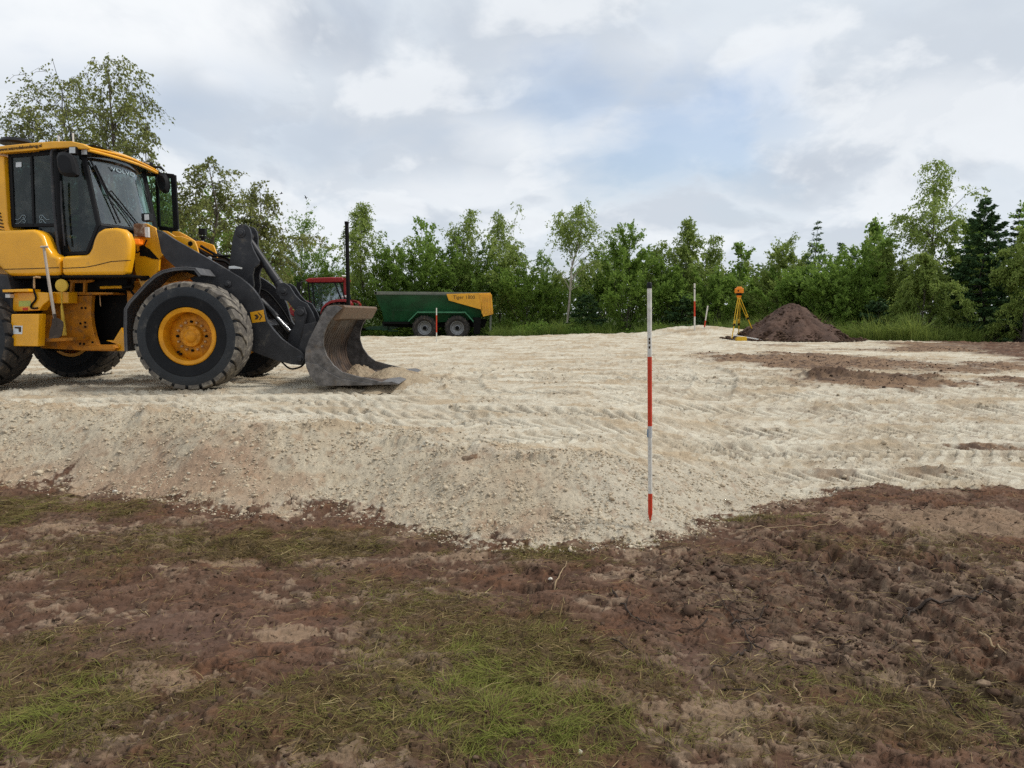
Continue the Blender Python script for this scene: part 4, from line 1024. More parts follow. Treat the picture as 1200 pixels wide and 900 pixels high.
# top lip
lip = [(382, 361), (385, 358), (402, 357.5), (404, 360), (397, 374), (391, 376)]
luz = [FR.px(x, y, BV0) for x, y in lip]
mb = MB(); FR.prism_uz(mb, luz, BV0 + .035, BV1 - .035); mb.build('top_lip', pmat('top_lip_rust', (.15, .095, .055), .6, dust=(.10, .06, .04), dust_amt=.5, dust_scale=6, var=.3, bump=.2), bk, bevel=.006)
# spill guard ribs and cutting edge
mb = MB()
FR.prism_uz(mb, [(tipu - .42, tipz + .015), (tipu - .1, tipz + .035), (tipu, tipz + .005), (tipu - .02, tipz - .006), (tipu - .42, tipz - .012)], BV0 - .015, BV1 + .015)
mb.build('cutting_edge', 'steel', bk, bevel=.005)
mb = MB()
for v in np.linspace(-1.05, 1.05, 15):
    q = offset(prof[2:9], th + .002); q2 = offset(prof[2:9], th + .005); FR.prism_uz(mb, q + q2[::-1], v - .004, v + .004)
mb.build('weld_ridge', 'rust', bk)
# mounting ears behind the bucket
mb = MB()
for v in (-.5, -.28, .28, .5):
    mb = MB(); FR.prism(mb, [(357, 380), (371, 377), (366, 392), (361, 405), (360, 425), (350, 428), (346, 418), (353, 400)], v - .02, v + .02, -.5)
    mb.build('mounting_ear', 'grey', bk, bevel=.005)
# mast
mb = MB(); a = FR.pt(408.5, 366, -.05); b = FR.pt(406.3, 260, -.05)
mb.tube([a, b], .030, 12); mb.lathe(b, (0, 0, 1), [(.034, -.03), (.034, .005), (.0005, .008)], 12); mb.lathe(a, (0, 0, 1), [(.05, -.12), (.05, .05), (.034, .07)], 12)
mb.build('mast', 'dark', LD, label='black receiver mast standing on the bucket back')
mb = MB(); a = FR.pt(404, 300, .15); mb.tube([a, a + V(-.01, 0, .38)], .006, 6); mb.tube([a, a + V(.06, -.1, -.02)], .006, 6); mb.build('antenna', 'black', LD)

# ================= rear frame: cab, panels, chassis
YV = -.98
def panel(pts, v0, v1, name, mat, bev=.02, seg=3, parent=LD, label=None):
    mb = MB(); RE.prism(mb, pts, v0, v1); return mb.build(name, mat, parent, bevel=bev, seg=seg, label=label)
pA = [(71, 300), (101.5, 298.5), (106, 291), (109, 280), (113, 271.5), (121, 267.5), (134, 266.5), (142, 268), (148, 273), (151.5, 282), (152, 291), (151, 302), (147, 322.5), (71.5, 323)]
pB = [(-62, 266), (0, 269.5), (38, 268.5), (45, 270.5), (50, 277), (55, 289), (61, 298.5), (69.5, 300.5), (70, 323), (10, 324), (4, 318), (-2, 312), (-62, 312)]
panel(pA, YV, -.80, 'side_panel', 'yellow', .06, 5)
panel(pB, YV, -.74, 'side_panel', 'yellow', .06, 5)
mb = MB()
for seg_ in ([(73, 314.5), (100, 313.2), (112, 311), (130, 306.5), (153, 305)], [(5, 315.5), (30, 315), (69, 313.5)]):
    P = [RE.pt(x, y, YV - .001) for x, y in seg_]; mb.tube(P, .006, 6)
mb.build('panel_seam', 'decaldark', LD)
# far side panels, engine hood, rear counterweight (out of the frame to the left)
mb = MB()
uzA = [RE.px(x, y, YV) for x, y in pA]; uzB = [RE.px(x, y, YV) for x, y in pB]
RE.prism_uz(mb, uzB, .74, .98); mb.build('side_panel', 'yellow', LD, bevel=.04, seg=3)
mb = MB(); RE.prism_uz(mb, [(u - .25, z) for u, z in uzA], .74, .98); mb.build('side_panel', 'yellow', LD, bevel=.04, seg=3)
mb = MB()
RE.prism_uz(mb, [(-1.3, GZ + 1.5), (-1.3, GZ + 2.25), (-2.4, GZ + 2.15), (-2.75, GZ + 1.9), (-2.75, GZ + .9), (-2.1, GZ + .8), (-1.9, GZ + 1.45)], -.62, .62); mb.build('engine_hood', 'yellow', LD, bevel=.05, seg=3)
# cab structure
CV = -.74; CV2 = .74
def zpx(x, y, v=CV): return RE.px(x, y, v)
# floor-level pod under the glass
mb = MB()
pod = [(12, 268), (60, 290), (70, 299.5), (102, 299), (116, 264), (128, 269), (134, 290), (132, 322), (12, 322)]
RE.prism(mb, pod, CV, CV2); mb.build('cab_body', 'black', LD, bevel=.02)
# pillars (near side): rear, B, A ; lintel
def bar(p, q, v, w, d, frame=RE):
    a = frame.pt(*p, v); b = frame.pt(*q, v); return a, b
def strut(mb, p, q, v, wu, wv, frame=RE, vq=None):
    """flat bar from pixel p to pixel q on plane v; wu wide in side view, wv thick sideways"""
    u0, z0 = frame.px(*p, v); u1, z1 = frame.px(*q, vq if vq is not None else v)
    d = Vector((u1 - u0, z1 - z0)).normalized(); n = Vector((-d.y, d.x)) * wu / 2
    vq = v if vq is None else vq
    P = [frame.w(u0 + n.x, v, z0 + n.y), frame.w(u0 - n.x, v, z0 - n.y), frame.w(u1 - n.x, vq, z1 - n.y), frame.w(u1 + n.x, vq, z1 + n.y)]
    mb.hull8(P + [p_ + frame.l * wv for p_ in P])
mb = MB()
strut(mb, (11, 180), (15, 266), CV, .05, .06); strut(mb, (36, 178), (39, 265), CV, .035, .05)
strut(mb, (9, 182), (66, 177.5), CV, .07, .06); strut(mb, (14, 264.5), (64, 263.5), CV, .05, .05)
strut(mb, (64, 172), (72, 300), CV - .005, .085, .07)
strut(mb, (66, 175), (96, 174), CV, .07, .06)
strut(mb, (94, 173), (114.5, 266), CV, .045, .06)
strut(mb, (73, 297), (102, 296.5), CV, .05, .05); strut(mb, (101, 297), (114, 264), CV, .05, .05)
strut(mb, (45, 268), (68, 300), CV, .04, .05)
pil = mb.build('cab_pillar', 'black', LD, bevel=.008)
uzp = lambda pts: [RE.px(x, y, CV) for x, y in pts]
# grab rail beside the door
mb = MB(); P = [RE.pt(x, y, CV - .07) for x, y in ((67, 174), (61.5, 175.5), (60.3, 180), (61.5, 210), (64, 250), (67.5, 285), (70, 298))]; mb.tube(P, .022, 10); mb.build('grab_rail', 'grey', LD, smooth=60)
mb = MB(); P = [RE.pt(x, y, CV - .06) for x, y in ((71.5, 212), (72, 240), (74, 268), (76, 288))]; mb.tube(P, .013, 8); mb.build('grab_rail', 'grey', LD, smooth=60)
# glass, near side
mb = MB(); RE.prism(mb, [(11, 182), (62, 178), (66, 263), (15, 265)], CV + .02, CV + .028); g1 = mb.build('side_window', 'glass', LD)
mb = MB(); RE.prism(mb, [(68, 176), (94, 174), (114, 265), (101, 297), (73, 298)], CV + .02, CV + .028); mb.build('side_window', 'glass', LD)
mb = MB(); RE.prism(mb, [(45, 266), (66, 265), (69, 298), (62, 294)], CV + .02, CV + .028); mb.build('side_window', 'glass', LD)
mb = MB(); RE.prism(mb, [(18.5, 190.3), (25, 189.8), (25, 195.6), (18.5, 196)], CV + .010, CV + .016); mb.build('sticker', 'decal', g1)
for k in (0, 1):
    for (x0, s_) in ((26, 1), (50, -1)):
        P = [RE.pt(x0 + s_ * dx, 254 + k * 5 + dy, CV + .012) for dx, dy in ((-8, 3), (-5, 3.5), (-2, 1), (0, -1.5), (2.5, -2), (4, 0), (3, 2), (1, 1.5), (1.2, 0))]
        mb = MB(); mb.tube(P, .004, 5); mb.build('window_decal', 'decalgrey', g1)
# windscreen: slanted plane between the A pillars
tn = RE.px(96, 176, CV); bn = RE.px(115, 264.5, CV)
du = (bn[0] - tn[0])
def WS(s, t, off=0):   # s across near->far, t top->bottom
    bow = .16 * (1 - (2 * s - 1) ** 2)
    u = tn[0] + du * t + bow + off; z = tn[1] + (bn[1] - tn[1]) * t
    return RE.w(u, CV + .03 + (CV2 - CV - .06) * s, z)
mb = MB(); n = 14
mb.loft([[WS(i / n, t) for t in (0, .33, .66, 1)] for i in range(n + 1)], closed=False)
ws = mb.build('windscreen', 'glassclear', LD, smooth=60)
mb = MB()
mb.tube([WS(i / n, 0) for i in range(n + 1)], .035, 8); mb.tube([WS(i / n, 1) for i in range(n + 1)], .04, 8); mb.tube([WS(1, 0), WS(1, 1)], .035, 8); mb.tube([WS(0, 0), WS(0, 1)], .030, 8)
mb.build('windscreen_frame', 'black', ws, smooth=60)
# letters across the top of the windscreen
a = WS(.22, .10, .012); b = WS(.60, .10, .012); dn = WS(.22, .3, .012) - a
text_mesh('lettering', 'VOLVO', .085, (WS(.24, .20, .03), WS(.64, .20, .03) - WS(.24, .20, .03), -dn), 'decalgrey', ws, .002, bold=True, stretch=1.9)
# sun strip
mb = MB(); mb.loft([[WS(i / n, t, .004) for t in (0.0, .12)] for i in range(n + 1)], closed=False); mb.build('sun_strip', glassmat('tinted_strip', (.22, .27, .28), .1), ws, smooth=60)
# wipers
mb = MB()
mb.tube([WS(.03, .12, .03), WS(.12, .55, .04), WS(.20, .93, .04)], .012, 6)
mb.tube([WS(.13, .52, .05), WS(.4, .93, .06), WS(.52, 1.12, .08)], .011, 6); mb.tube([WS(.17, .50, .05), WS(.44, .92, .06), WS(.54, 1.1, .08)], .009, 6); mb.tube([WS(.06, .18, .035), WS(.13, .52, .045), WS(.17, .50, .05)], .014, 6)
mb.build('wiper', 'black', ws, smooth=60)
# far side of the cab
mb = MB(); uz = [(tn[0], tn[1]), (bn[0], bn[1]), (bn[0] - .9, bn[1]), (bn[0] - .95, tn[1])]
for (p, q) in ((uz[0], uz[1]), (uz[3], uz[2])): mb.tube([RE.w(p[0], CV2, p[1]), RE.w(q[0], CV2, q[1])], .035, 8)
ub, zb_ = RE.px(12, 180, CV); mb.tube([RE.w(ub, CV2, zb_), RE.w(ub, CV2, bn[1])], .04, 8); mb.tube([RE.w(ub, CV2, zb_), RE.w(tn[0], CV2, tn[1])], .04, 8)
mb.build('cab_pillar', 'black', LD, smooth=60)
mb = MB(); RE.prism_uz(mb, [(tn[0], tn[1]), (bn[0], bn[1]), (ub, bn[1]), (ub, zb_)], CV2 - .02, CV2 - .012); mb.build('side_window', 'glass', LD)
# rear wall with window
mb = MB(); mb.add([RE.w(ub, CV + .05, bn[1]), RE.w(ub, CV2 - .05, bn[1]), RE.w(ub, CV2 - .05, zb_), RE.w(ub, CV + .05, zb_)], [(0, 1, 2, 3)]); mb.build('rear_window', 'glass', LD)
# yellow rear corner of the cab with louvres
panel([(-4, 182), (4, 182.5), (9, 262), (12, 272), (-4, 273)], CV - .06, CV + .2, 'rear_corner', 'yellow', .02, 2)
panel([(-24, 200), (-4, 196), (-4, 273), (-30, 273)], CV - .05, CV2 + .05, 'rear_body', 'yellow', .03, 2)
mb = MB()
for k in range(6): mb.tube([RE.pt(-6, 246 + k * 4.5, CV - .062), RE.pt(1 + k * .9, 250.5 + k * 4, CV - .062)], .012, 6)
mb.build('louvre', 'decaldark', LD)
# roof
rt = [(-18, 173.5), (0, 171), (30, 168), (60, 165.5), (84, 165.5), (97, 168.5), (105, 172.5), (104, 175), (88, 174.5), (80, 173), (60, 174), (30, 177), (0, 179.5), (-18, 181)]
ruz = [RE.px(x, y, -.86) for x, y in rt]
mb = MB(); n = 10
rings = []
for i in range(n + 1):
    v = -.86 + 1.72 * i / n; k = math.sin(math.pi * i / n)
    rings.append([RE.w(u + (.06 * k if u > ruz[4][0] else 0), v, z + .035 * k) for u, z in ruz])
mb.loft(rings, True, True)
rf = mb.build('roof', 'yellow', LD, bevel=.02, seg=3, smooth=45)
ry = RE.px(14, 175.5, -.875)
p0 = RE.pt(-2, 177.2, -.868); p1 = RE.pt(54, 171.5, -.868)
text_mesh('lettering', 'www.wtrrodehondsrug.nl', .062, (p0, p1 - p0, (0, 0, 1)), 'decaldark', rf, .004, bold=True, stretch=(p1 - p0).length / .70 * .98)
# headliner & visor band (dark)
mb = MB(); RE.prism_uz(mb, [(ub, zb_ + .02), (tn[0] + .12, tn[1] - .01), (tn[0] + .22, tn[1] + .06), (ub, zb_ + .1)], -.80, .80); mb.build('headliner', 'black', LD, bevel=.01)
mb = MB(); n = 10
for dz in (.0, ):
    mb.tube([RE.w(ruz[6][0] - .03 + .11 * math.sin(math.pi * i / n), -.84 + 1.68 * i / n, ruz[6][1] - .035) for i in range(n + 1)], .022, 8)
mb.build('roof_trim', 'yellow', LD, smooth=60)
def worklight(fr, x, y, v, w=8.6, h=9, sub=True):
    mb = MB(); fr.prism(mb, [(x - w / 2, y - h / 2), (x + w / 2, y - h / 2), (x + w / 2, y + h / 2), (x - w / 2, y + h / 2)], v, v + .10); o = mb.build('work_light', 'black', LD, bevel=.012)
    mb = MB(); k = .78; w *= k; h *= k; fr.prism(mb, [(x - w / 2, y - h / 2), (x + w / 2, y - h / 2), (x + w / 2, y + h / 2), (x - w / 2, y + h / 2)], v - .006, v); mb.build('lens', 'alu', o, bevel=.002)
worklight(RE, 84.5, 176, -.90); worklight(RE, 98.5, 177.5, -.80); worklight(RE, 172, 193.5, .66, 7.5, 8.5)
# beacon pod on the roof, antennas
mb = MB(); c = RE.pt(19, 167.5, -.3); mb.lathe(c, (0, 0, 1), [(.0005, -.03), (.20, -.03), (.22, .0), (.18, .05), (.0005, .06)], 24); mb.build('roof_pod', 'black', rf, smooth=50)
mb = MB(); a = RE.pt(85, 168, -.3); b = RE.pt(72, 106, -.3); c = RE.pt(61, 68, -.3); mb.tube([a, a.lerp(b, .2)], .010, 6); mb.tube([a.lerp(b, .2), b, c], [.005, .004, .003], 5); mb.build('antenna', 'black', rf)
for x, h in ((69, 9), (86, 12)):
    mb = MB(); a = RE.pt(x, 168, -.5); b = RE.pt(x - .5, 168 - h, -.5); mb.tube([a, b], .012, 6); mb.build('antenna', 'alu', rf)
# mirrors
def mirror(pts, fr, v, arm, th=.12):
    mb = MB(); P = [fr.px(x, y, v) for x, y in pts]
    cu = sum(p[0] for p in P) / len(P); cz = sum(p[1] for p in P) / len(P)
    r0 = [fr.w(u, v, z) for u, z in P]; r1 = [fr.w(cu + (u - cu) * .96, v + th * .6, cz + (z - cz) * .96) for u, z in P]; rm = [fr.w(cu + (u - cu) * .7, v - th * .3, cz + (z - cz) * .7) for u, z in P]
    mb.loft([rm, r0, r1], True, True); mb.tube([fr.pt(*arm[0], v + .1), fr.pt(*arm[1], arm[2])], .018, 8)
    return mb.build('mirror', 'black', LD, bevel=.012, smooth=60)
mirror([(66, 184), (68, 179), (73, 177.5), (80, 179), (86, 184), (89, 194), (90.5, 205), (87, 207.5), (76, 207), (70, 203), (67, 195)], RE, -1.0, ((74, 180), (84, 174.5), -.8))
mirror([(183, 208), (184.5, 204), (188, 202), (193, 204), (196.5, 210), (197.5, 218), (196, 225), (192, 227), (187, 223), (184, 216)], RE, .84, ((188, 203), (178, 197), .8))
mb = MB(); P = [RE.pt(x, y, v) for x, y, v in ((172, 196, .75), (178, 195.5, .80), (188, 196, .86), (192, 200, .86))]; mb.tube(P, .018, 8); P = [RE.pt(x, y, v) for x, y, v in ((168, 201, .8), (185, 203, 1.0))]; mb.tube(P, .03, 8); mb.build('mirror_arm', 'black', LD, smooth=60)
# opened far door glass
DV = .95
mb = MB()
for p, q, w in (((168, 202.5), (203, 206.5), .075), ((202.5, 205), (206, 269), .09), ((183, 206), (186, 266), .05), ((186, 267), (206, 270), .07), ((168, 203), (172, 260), .03)):
    strut(mb, p, q, DV, w, .04)
dr = mb.build('open_door', 'black', LD, bevel=.008, label='opened far cab door with black framed glass')
mb = MB(); RE.prism(mb, [(169, 204), (202, 207), (205, 268), (172, 266)], DV + .016, DV + .022); mb.build('pane', 'glassdoor', dr)
# interior
mb = MB(); c0 = RE.px(64, 270, -.1)
RE.prism_uz(mb, [(c0[0] - .32, c0[1] - .05), (c0[0] + .22, c0[1] - .03), (c0[0] + .24, c0[1] + .07), (c0[0] - .18, c0[1] + .09), (c0[0] - .34, c0[1] + .72), (c0[0] - .46, c0[1] + .72), (c0[0] - .42, c0[1] + .0)], -.26, .26)
mb.box(RE.w(c0[0] - .40, 0, c0[1] + .84), (.10, .28, .2)); mb.build('seat', 'fabric', LD, bevel=.04, seg=3)
mb = MB(); u, z = RE.px(97, 252, 0); cc = RE.w(u, 0, z); axd = (RE.h * -.55 + V(0, 0, .83)).normalized()
sidev = axd.cross(RE.l).normalized()
mb.tube([cc + (RE.l * math.cos(a) + sidev * math.sin(a)) * .2 for a in np.linspace(0, 2 * math.pi, 25)], .017, 8, caps=False); mb.tube([cc, cc - axd * .55], .035, 8); mb.tube([cc - RE.l * .2, cc + RE.l * .2], .014, 6)
mb.build('steering_wheel', 'black', LD, smooth=60)
mb = MB(); RE.prism_uz(mb, [(u - .02, z - .55), (u + .25, z - .55), (u + .2, z - .12), (u + .05, z - .1)], -.2, .2); RE.prism_uz(mb, [(c0[0] - .1, c0[1] + .16), (c0[0] + .28, c0[1] + .2), (c0[0] + .28, c0[1] + .26), (c0[0] - .1, c0[1] + .22)], -.42, -.3); mb.build('console', 'grey', LD, bevel=.02)
mb = MB(); n = 12
uc, zc_ = tn[0] - .02, tn[1]
rings = []
for i in range(n + 1):
    s_ = i / n; off = -.08 + .015 * math.cos(i * math.pi)
    rings.append([WS(.76 + .2 * s_, .10, off), WS(.76 + .2 * s_, .97, off)])
mb.loft(rings, closed=False); mb.build('reflection_sheet', 'screen_reflection', LD, smooth=60)  # pale sheet added inside the windscreen to stand in for a reflection

# ---- chassis under the cab
mb = MB()
RE.prism(mb, [(5, 322), (150, 322), (150, 344), (108, 350), (112, 405), (60, 412), (5, 395)], -.34, .34)
RE.prism(mb, [(12, 324), (150, 324), (148, 340), (12, 343)], -.55, -.34, -.55)
mb.build('chassis', 'dark', LD, bevel=.01)
mb = MB()
RE.prism(mb, [(82, 347), (108, 346), (107, 356), (106.5, 368), (108, 382), (111, 395), (114, 404), (133, 404), (136, 408), (133, 411.5), (96, 411), (85, 410), (47, 408), (47, 369), (60, 350)], -.60, -.52)
RE.prism(mb, [(96, 405), (132, 405), (134, 410), (97, 410.5)], -.62, -.05)
RE.prism(mb, [(80, 342), (132, 342.5), (132, 345), (80, 346)], -.62, -.3)
RE.prism(mb, [(78, 328), (108, 327.5), (108, 330), (100, 331.5), (99, 344), (97, 344), (97, 331.5), (85, 331.5), (84, 344), (81, 344), (82, 330)], -.66, -.60)
ch = mb.build('frame_plate', 'orange', LD, bevel=.008)
mb = MB()
for (x, y) in ((96, 361), (100.5, 361), (94.5, 379), (100, 378), (100, 383), (94, 403), (98.5, 403), (108.5, 401)):
    c = RE.pt(x, y, -.602); mb.lathe(c, RE.l * -1, [(.016, 0), (.016, .008), (.0005, .008)], 10)
mb.build('bolt', 'dark', ch)
mb = MB(); FR.prism(mb, [(124, 399), (133, 399), (142, 384), (147, 397), (148, 411.5), (128, 411.5), (135, 409), (136, 403)], -.52, -.40); FR.prism(mb, [(135.5, 404), (141, 404), (141, 408), (135.5, 408)], -.53, -.52)
mb.build('hinge_plate', 'yellow', LD, bevel=.006)
mb = MB(); RE.prism(mb, [(130, 330), (150, 330), (147, 400), (115, 400), (108, 352), (125, 345)], -.28, .28); mb.build('hinge_block', 'dark', LD)
# yellow boxes
box1 = panel([(13.5, 343.5), (27, 342.5), (44, 342), (56, 343), (57, 352), (50, 358), (46, 364), (14.5, 365)], -1.02, -.86, 'tool_box', 'yellow', .012, 2)
panel([(56, 342), (80, 342), (80, 355.5), (62, 355.5), (57, 350)], -.86, -.66, 'tool_box', 'yellow', .012, 2)
panel([(2.5, 339.5), (33, 338.5), (33.5, 341.8), (3, 342.5)], -1.14, -.90, 'step_plate', 'yellow', .006, 2)
bb = panel([(13, 368.2), (46, 367.8), (44.3, 406), (11, 405.5)], -1.16, -1.02, 'battery_box', 'yellow', .012, 2)
panel([(46, 368), (60, 369), (60, 400), (46, 402)], -.74, -.60, 'frame_plate', 'orange', .01, 2)
panel([(-10, 320), (8, 322), (14, 345), (13, 366), (11, 385), (-10, 385)], -1.05, -.60, 'rear_fender', 'grey', .03, 2)
mb = MB(); RE.prism(mb, [(15.5, 381.5), (26.5, 381.7), (26, 391.5), (15.5, 391.3)], -1.164, -1.161); st = mb.build('sticker', 'decal', bb)
mb = MB(); RE.prism(mb, [(17, 383), (24.5, 383), (24.5, 389), (22, 389), (21.6, 385), (20, 385), (17, 384.5)], -1.168, -1.164); mb.build('symbol', 'decaldark', st)
mb = MB(); RE.prism(mb, [(22, 352.7), (36, 352.3), (36, 359), (22, 359.2)], -1.024, -1.021); mb.build('sticker', 'sticker', box1)
mb = MB(); RE.prism(mb, [(26.5, 360.6), (32.5, 360.4), (32.5, 363.5), (26.5, 363.6)], -1.024, -1.021); mb.build('sticker', 'polered', box1)
mb = MB(); RE.prism(mb, [(6, 344.5), (11.5, 344.5), (11.5, 349), (6, 349)], -1.1, -1.0); mb.build('marker_light', 'white', LD, bevel=.006)
# filler disc on a post
mb = MB(); c = RE.pt(72.3, 334.6, -.98); mb.lathe(c, RE.l * -1, [(.0005, -.02), (.086, -.02), (.09, 0), (.086, .015), (.05, .02), (.0005, .022)], 28)
mb.tube([RE.pt(72.3, 341, -.95), RE.pt(72.3, 360, -.93)], .010, 8); mb.tube([RE.pt(72.3, 358, -.93), RE.pt(75.5, 393, -.90)], [.016, .034], 10)
mb.build('step_post', pmat('pale_yellow', (.62, .40, .05), .5, dust=(.3, .2, .08), dust_amt=.3), LD, smooth=40)
panel([(47, 396.5), (60, 396), (85, 395.5), (85, 399), (60, 400.5), (47, 400)], -.98, -.6, 'step_plate', 'orange', .006, 2)
mb = MB(); P = [RE.pt(x, y, -.55) for x, y in ((118, 337), (148, 336))]; mb.tube(P, .022, 10); mb.build('steering_cylinder', 'yellow', LD); 
mb = MB(); P = [RE.pt(x, y, -.56) for x, y in ((144, 336.5), (156, 335))]; mb.tube(P, .03, 10); mb.build('steering_cylinder', 'dark', LD)
hose([(40, 326), (38.5, 332), (39.5, 340), (42, 350), (37, 357), (37, 361), (44, 361)], .013, -1.04, fr=RE)
hose([(82, 331), (100, 336), (120, 333), (152, 330)], .02, -.5, fr=RE); hose([(60, 334), (66, 328), (78, 330)], .018, -.6, fr=RE)
hose([(120, 328), (136, 331), (150, 338), (157, 345)], .018, -.45, fr=RE); hose([(117, 346), (117.5, 354), (118, 359)], .008, -.5, fr=RE, mat='bolt')
hose([(152, 322), (150, 312), (155, 300), (158, 290)], .016, -.4, fr=RE); hose([(155, 326), (154, 315), (157, 305), (160, 295)], .016, -.35, fr=RE)
mb = MB(); P = [RE.pt(x, y, -1.0) for x, y in ((39.5, 325), (47, 325))]; mb.tube(P, .012, 6)
P = [RE.pt(x, y, -1.04) for x, y in ((40, 338), (40, 326), (42, 324.5), (47, 325))]; mb.tube(P, .013, 6); mb.build('grab_rail', 'bolt', LD)
# dirt pans below panels
mb = MB(); RE.prism(mb, [(72, 322), (150, 321.5), (150, 325), (72, 325.5)], -.95, -.5); RE.prism(mb, [(12, 323), (70, 322), (70, 326), (12, 327)], -.95, -.5); mb.build('sill', 'dark', LD, bevel=.01)

# ---- spade hooked on the side
SPB = RE.pt(65, 394, -1.12)
sp = empty('spade', SPB); BASE[0] = SPB.copy(); tag(sp, 'spade with grey wooden handle hooked upright on the side of the yellow loader', 'spade')
mb = MB(); a = RE.pt(51.5, 291, -1.14); b = RE.pt(58, 335, -1.14); c = RE.pt(64.5, 374, -1.12); mb.tube([a, b, c], [.018, .020, .021], 10)
mb.tube([RE.pt(48, 289.5, -1.14), RE.pt(56, 289.2, -1.14)], .016, 8); mb.build('handle', 'wood', sp, smooth=60)
mb = MB()
u0, z0 = RE.px(65, 372, -1.12)
blade = [(61, 374), (64, 371.5), (69, 373.5), (73.5, 377), (74, 382), (72, 393), (69, 396), (57, 397), (58, 387), (60.5, 380)]
RE.prism(mb, blade, -1.14, -1.125); mb.tube([RE.pt(64, 368, -1.125), RE.pt(66, 382, -1.14)], [.024, .012], 8); mb.build('blade', pmat('spade_steel', (.055, .04, .03), .5, metal=.3, dust=(.2, .14, .09), dust_amt=.4), sp, bevel=.004)
# ================================================================== HEAPS
def heap(name, cx, cy, rx, ry, h, mat, label, cat, seed=0, rough=.1, n=70, power=1.0, kind=None, sink=.05, skew=0.0, col=None):
    a = np.linspace(0, 2 * np.pi, n * 2, endpoint=False)[None, :]; r = np.linspace(0, 1, n)[:, None]
    k = 1 + .16 * perlin(np.cos(a) * 1.3 + seed, np.sin(a) * 1.3, seed) + .07 * perlin(np.cos(a) * 4 + seed, np.sin(a) * 4, seed)
    X = cx + rx * r * np.cos(a) * k; Y = cy + ry * r * np.sin(a) * k
    prof = (1 - r) ** power * (1 - .25 * np.exp(-(r / .12) ** 2) * 0) 
    prof = np.where(r < .08, prof * .0 + (1 - .08) ** power + .03 * (1 - r / .08), prof)
    zb = gsample(X.ravel(), Y.ravel())[0].reshape(X.shape)
    size = max(rx, ry)
    nz = fbm(X, Y, size * .35, 5, seed + 3, .6)
    Z = zb * 0 + float(np.median(zb)) - sink + (h + sink) * prof + rough * h * nz * np.minimum(1, (1 - r) * 6) + rough * .35 * h * np.abs(fbm(X, Y, size * .07, 3, seed + 5))
    V3 = np.stack([X, Y, Z], -1).reshape(-1, 3)
    idx = np.arange(n * n * 2).reshape(n, n * 2); nx = np.roll(idx, -1, 1)
    f = np.stack([idx[:-1], nx[:-1], nx[1:], idx[1:]], -1).reshape(-1, 4)
    o = np_mesh(name, V3, f[:, ::-1], mat, loc=(cx, cy, float(np.median(zb))), smooth=True)
    return tag(o, label, cat, None, kind)
def soilmat(name, a, b, c, bs=30):
    m = bpy.data.materials.new(name); nt, out = nodes_of(m); t = NT(nt)
    tc = t.n('ShaderNodeTexCoord').outputs['Object']
    col = t.mixc(t.ramp(t.noise(2.2, 8, .7, tc), .35, .65), a, b); col = t.mixc(t.ramp(t.noise(14, 6, .7, tc), .55, .75, 0, .6), col, c)
    p = t.n('ShaderNodeBsdfPrincipled'); t.l(col, p.inputs['Base Color']); p.inputs['Roughness'].default_value = .95
    bn = t.n('ShaderNodeBump'); bn.inputs['Strength'].default_value = .9; bn.inputs['Distance'].default_value = .04
    t.l(t.noise(bs, 6, .7, tc), bn.inputs['Height']); t.l(bn.outputs[0], p.inputs['Normal']); t.l(p.outputs[0], out.inputs[0]); return m
hp = G(932, 397)
heap('soil_heap', (932 - 600) * 26.5 / F, 27.0, 2.05, 1.9, 1.32, soilmat('heap_soil', (.055, .029, .019), (.105, .058, .039), (.16, .10, .066), 14), 'tall cone of dark brown soil before the trees at right', 'soil heap', 3, .07, 90, .92)
heap('sand_pile', -1.80, 11.30, .66, 1.25, .24, soilmat('pile_sand', (.36, .27, .17), (.46, .37, .25), (.52, .44, .32), 60), 'loose tan sand pile spilling off the front edge of the bucket', 'sand pile', 5, .16, 60, .8)
heap('sand_pile', -2.36, 11.40, .44, .95, .26, soilmat('pile_sand_in', (.30, .21, .13), (.42, .33, .22), (.50, .42, .30), 60), 'small heap of tan sand lying inside the steel bucket', 'sand pile', 6, .2, 50, .9)
heap('soil_mound', 18.5, 27.5, 3.4, 1.6, .5, soilmat('mound_soil', (.045, .028, .020), (.085, .055, .04), (.14, .10, .07), 12), 'low brown soil mound under the dark spruce at the right edge', 'soil mound', 8, .25, 60, .7)

# ================================================================== RANGING POLES
def ranging_pole(p, top, r, segs, label, group, cap=True, tip=True):
    """segs: list of (from fraction, to fraction, material) from the top down"""
    root = empty('ranging_pole', p); BASE[0] = p.copy(); tag(root, label, 'ranging pole', group)
    d = top - p
    for k, (a, b, mt) in enumerate(segs):
        mb = MB(); A = top - d * a; B = top - d * b
        mb.tube([A, B], r, 14); mb.build('band', mt, root, smooth=50)
    if cap:
        mb = MB(); mb.lathe(top, d.normalized(), [(r * 1.12, -.03), (r * 1.15, .005), (r * .8, .014), (.0005, .016)], 16); mb.build('cap', 'black', root, smooth=50)
    return root
gb = at(762, 606, 5.42); zt = gz(gb.x, gb.y)
P0 = V(gb.x, gb.y, gb.z); P1 = at(761, 333, 5.42)
PG = 'red and white ranging poles stuck in the sand'
rp = ranging_pole(P0, P1, .0165, [(.008, .305, 'polewhite'), (.305, .602, 'polered'), (.602, .895, 'polewhite'), (.895, .985, 'polered')], 'large red and white ranging pole standing close by at the foot of the sand bank', PG)
mb = MB(); BASE[0] = P0.copy(); a = P0.lerp(P1, .015); mb.tube([a, P0 - V(0, 0, .03)], [.0165, .004], 12); mb.build('tip', 'polered', rp)
mb = MB(); a = P0.lerp(P1, .398); b = P0.lerp(P1, .350); mb.tube([a, b], .0175, 14); mb.build('joint_sleeve', 'alu', rp, smooth=50)
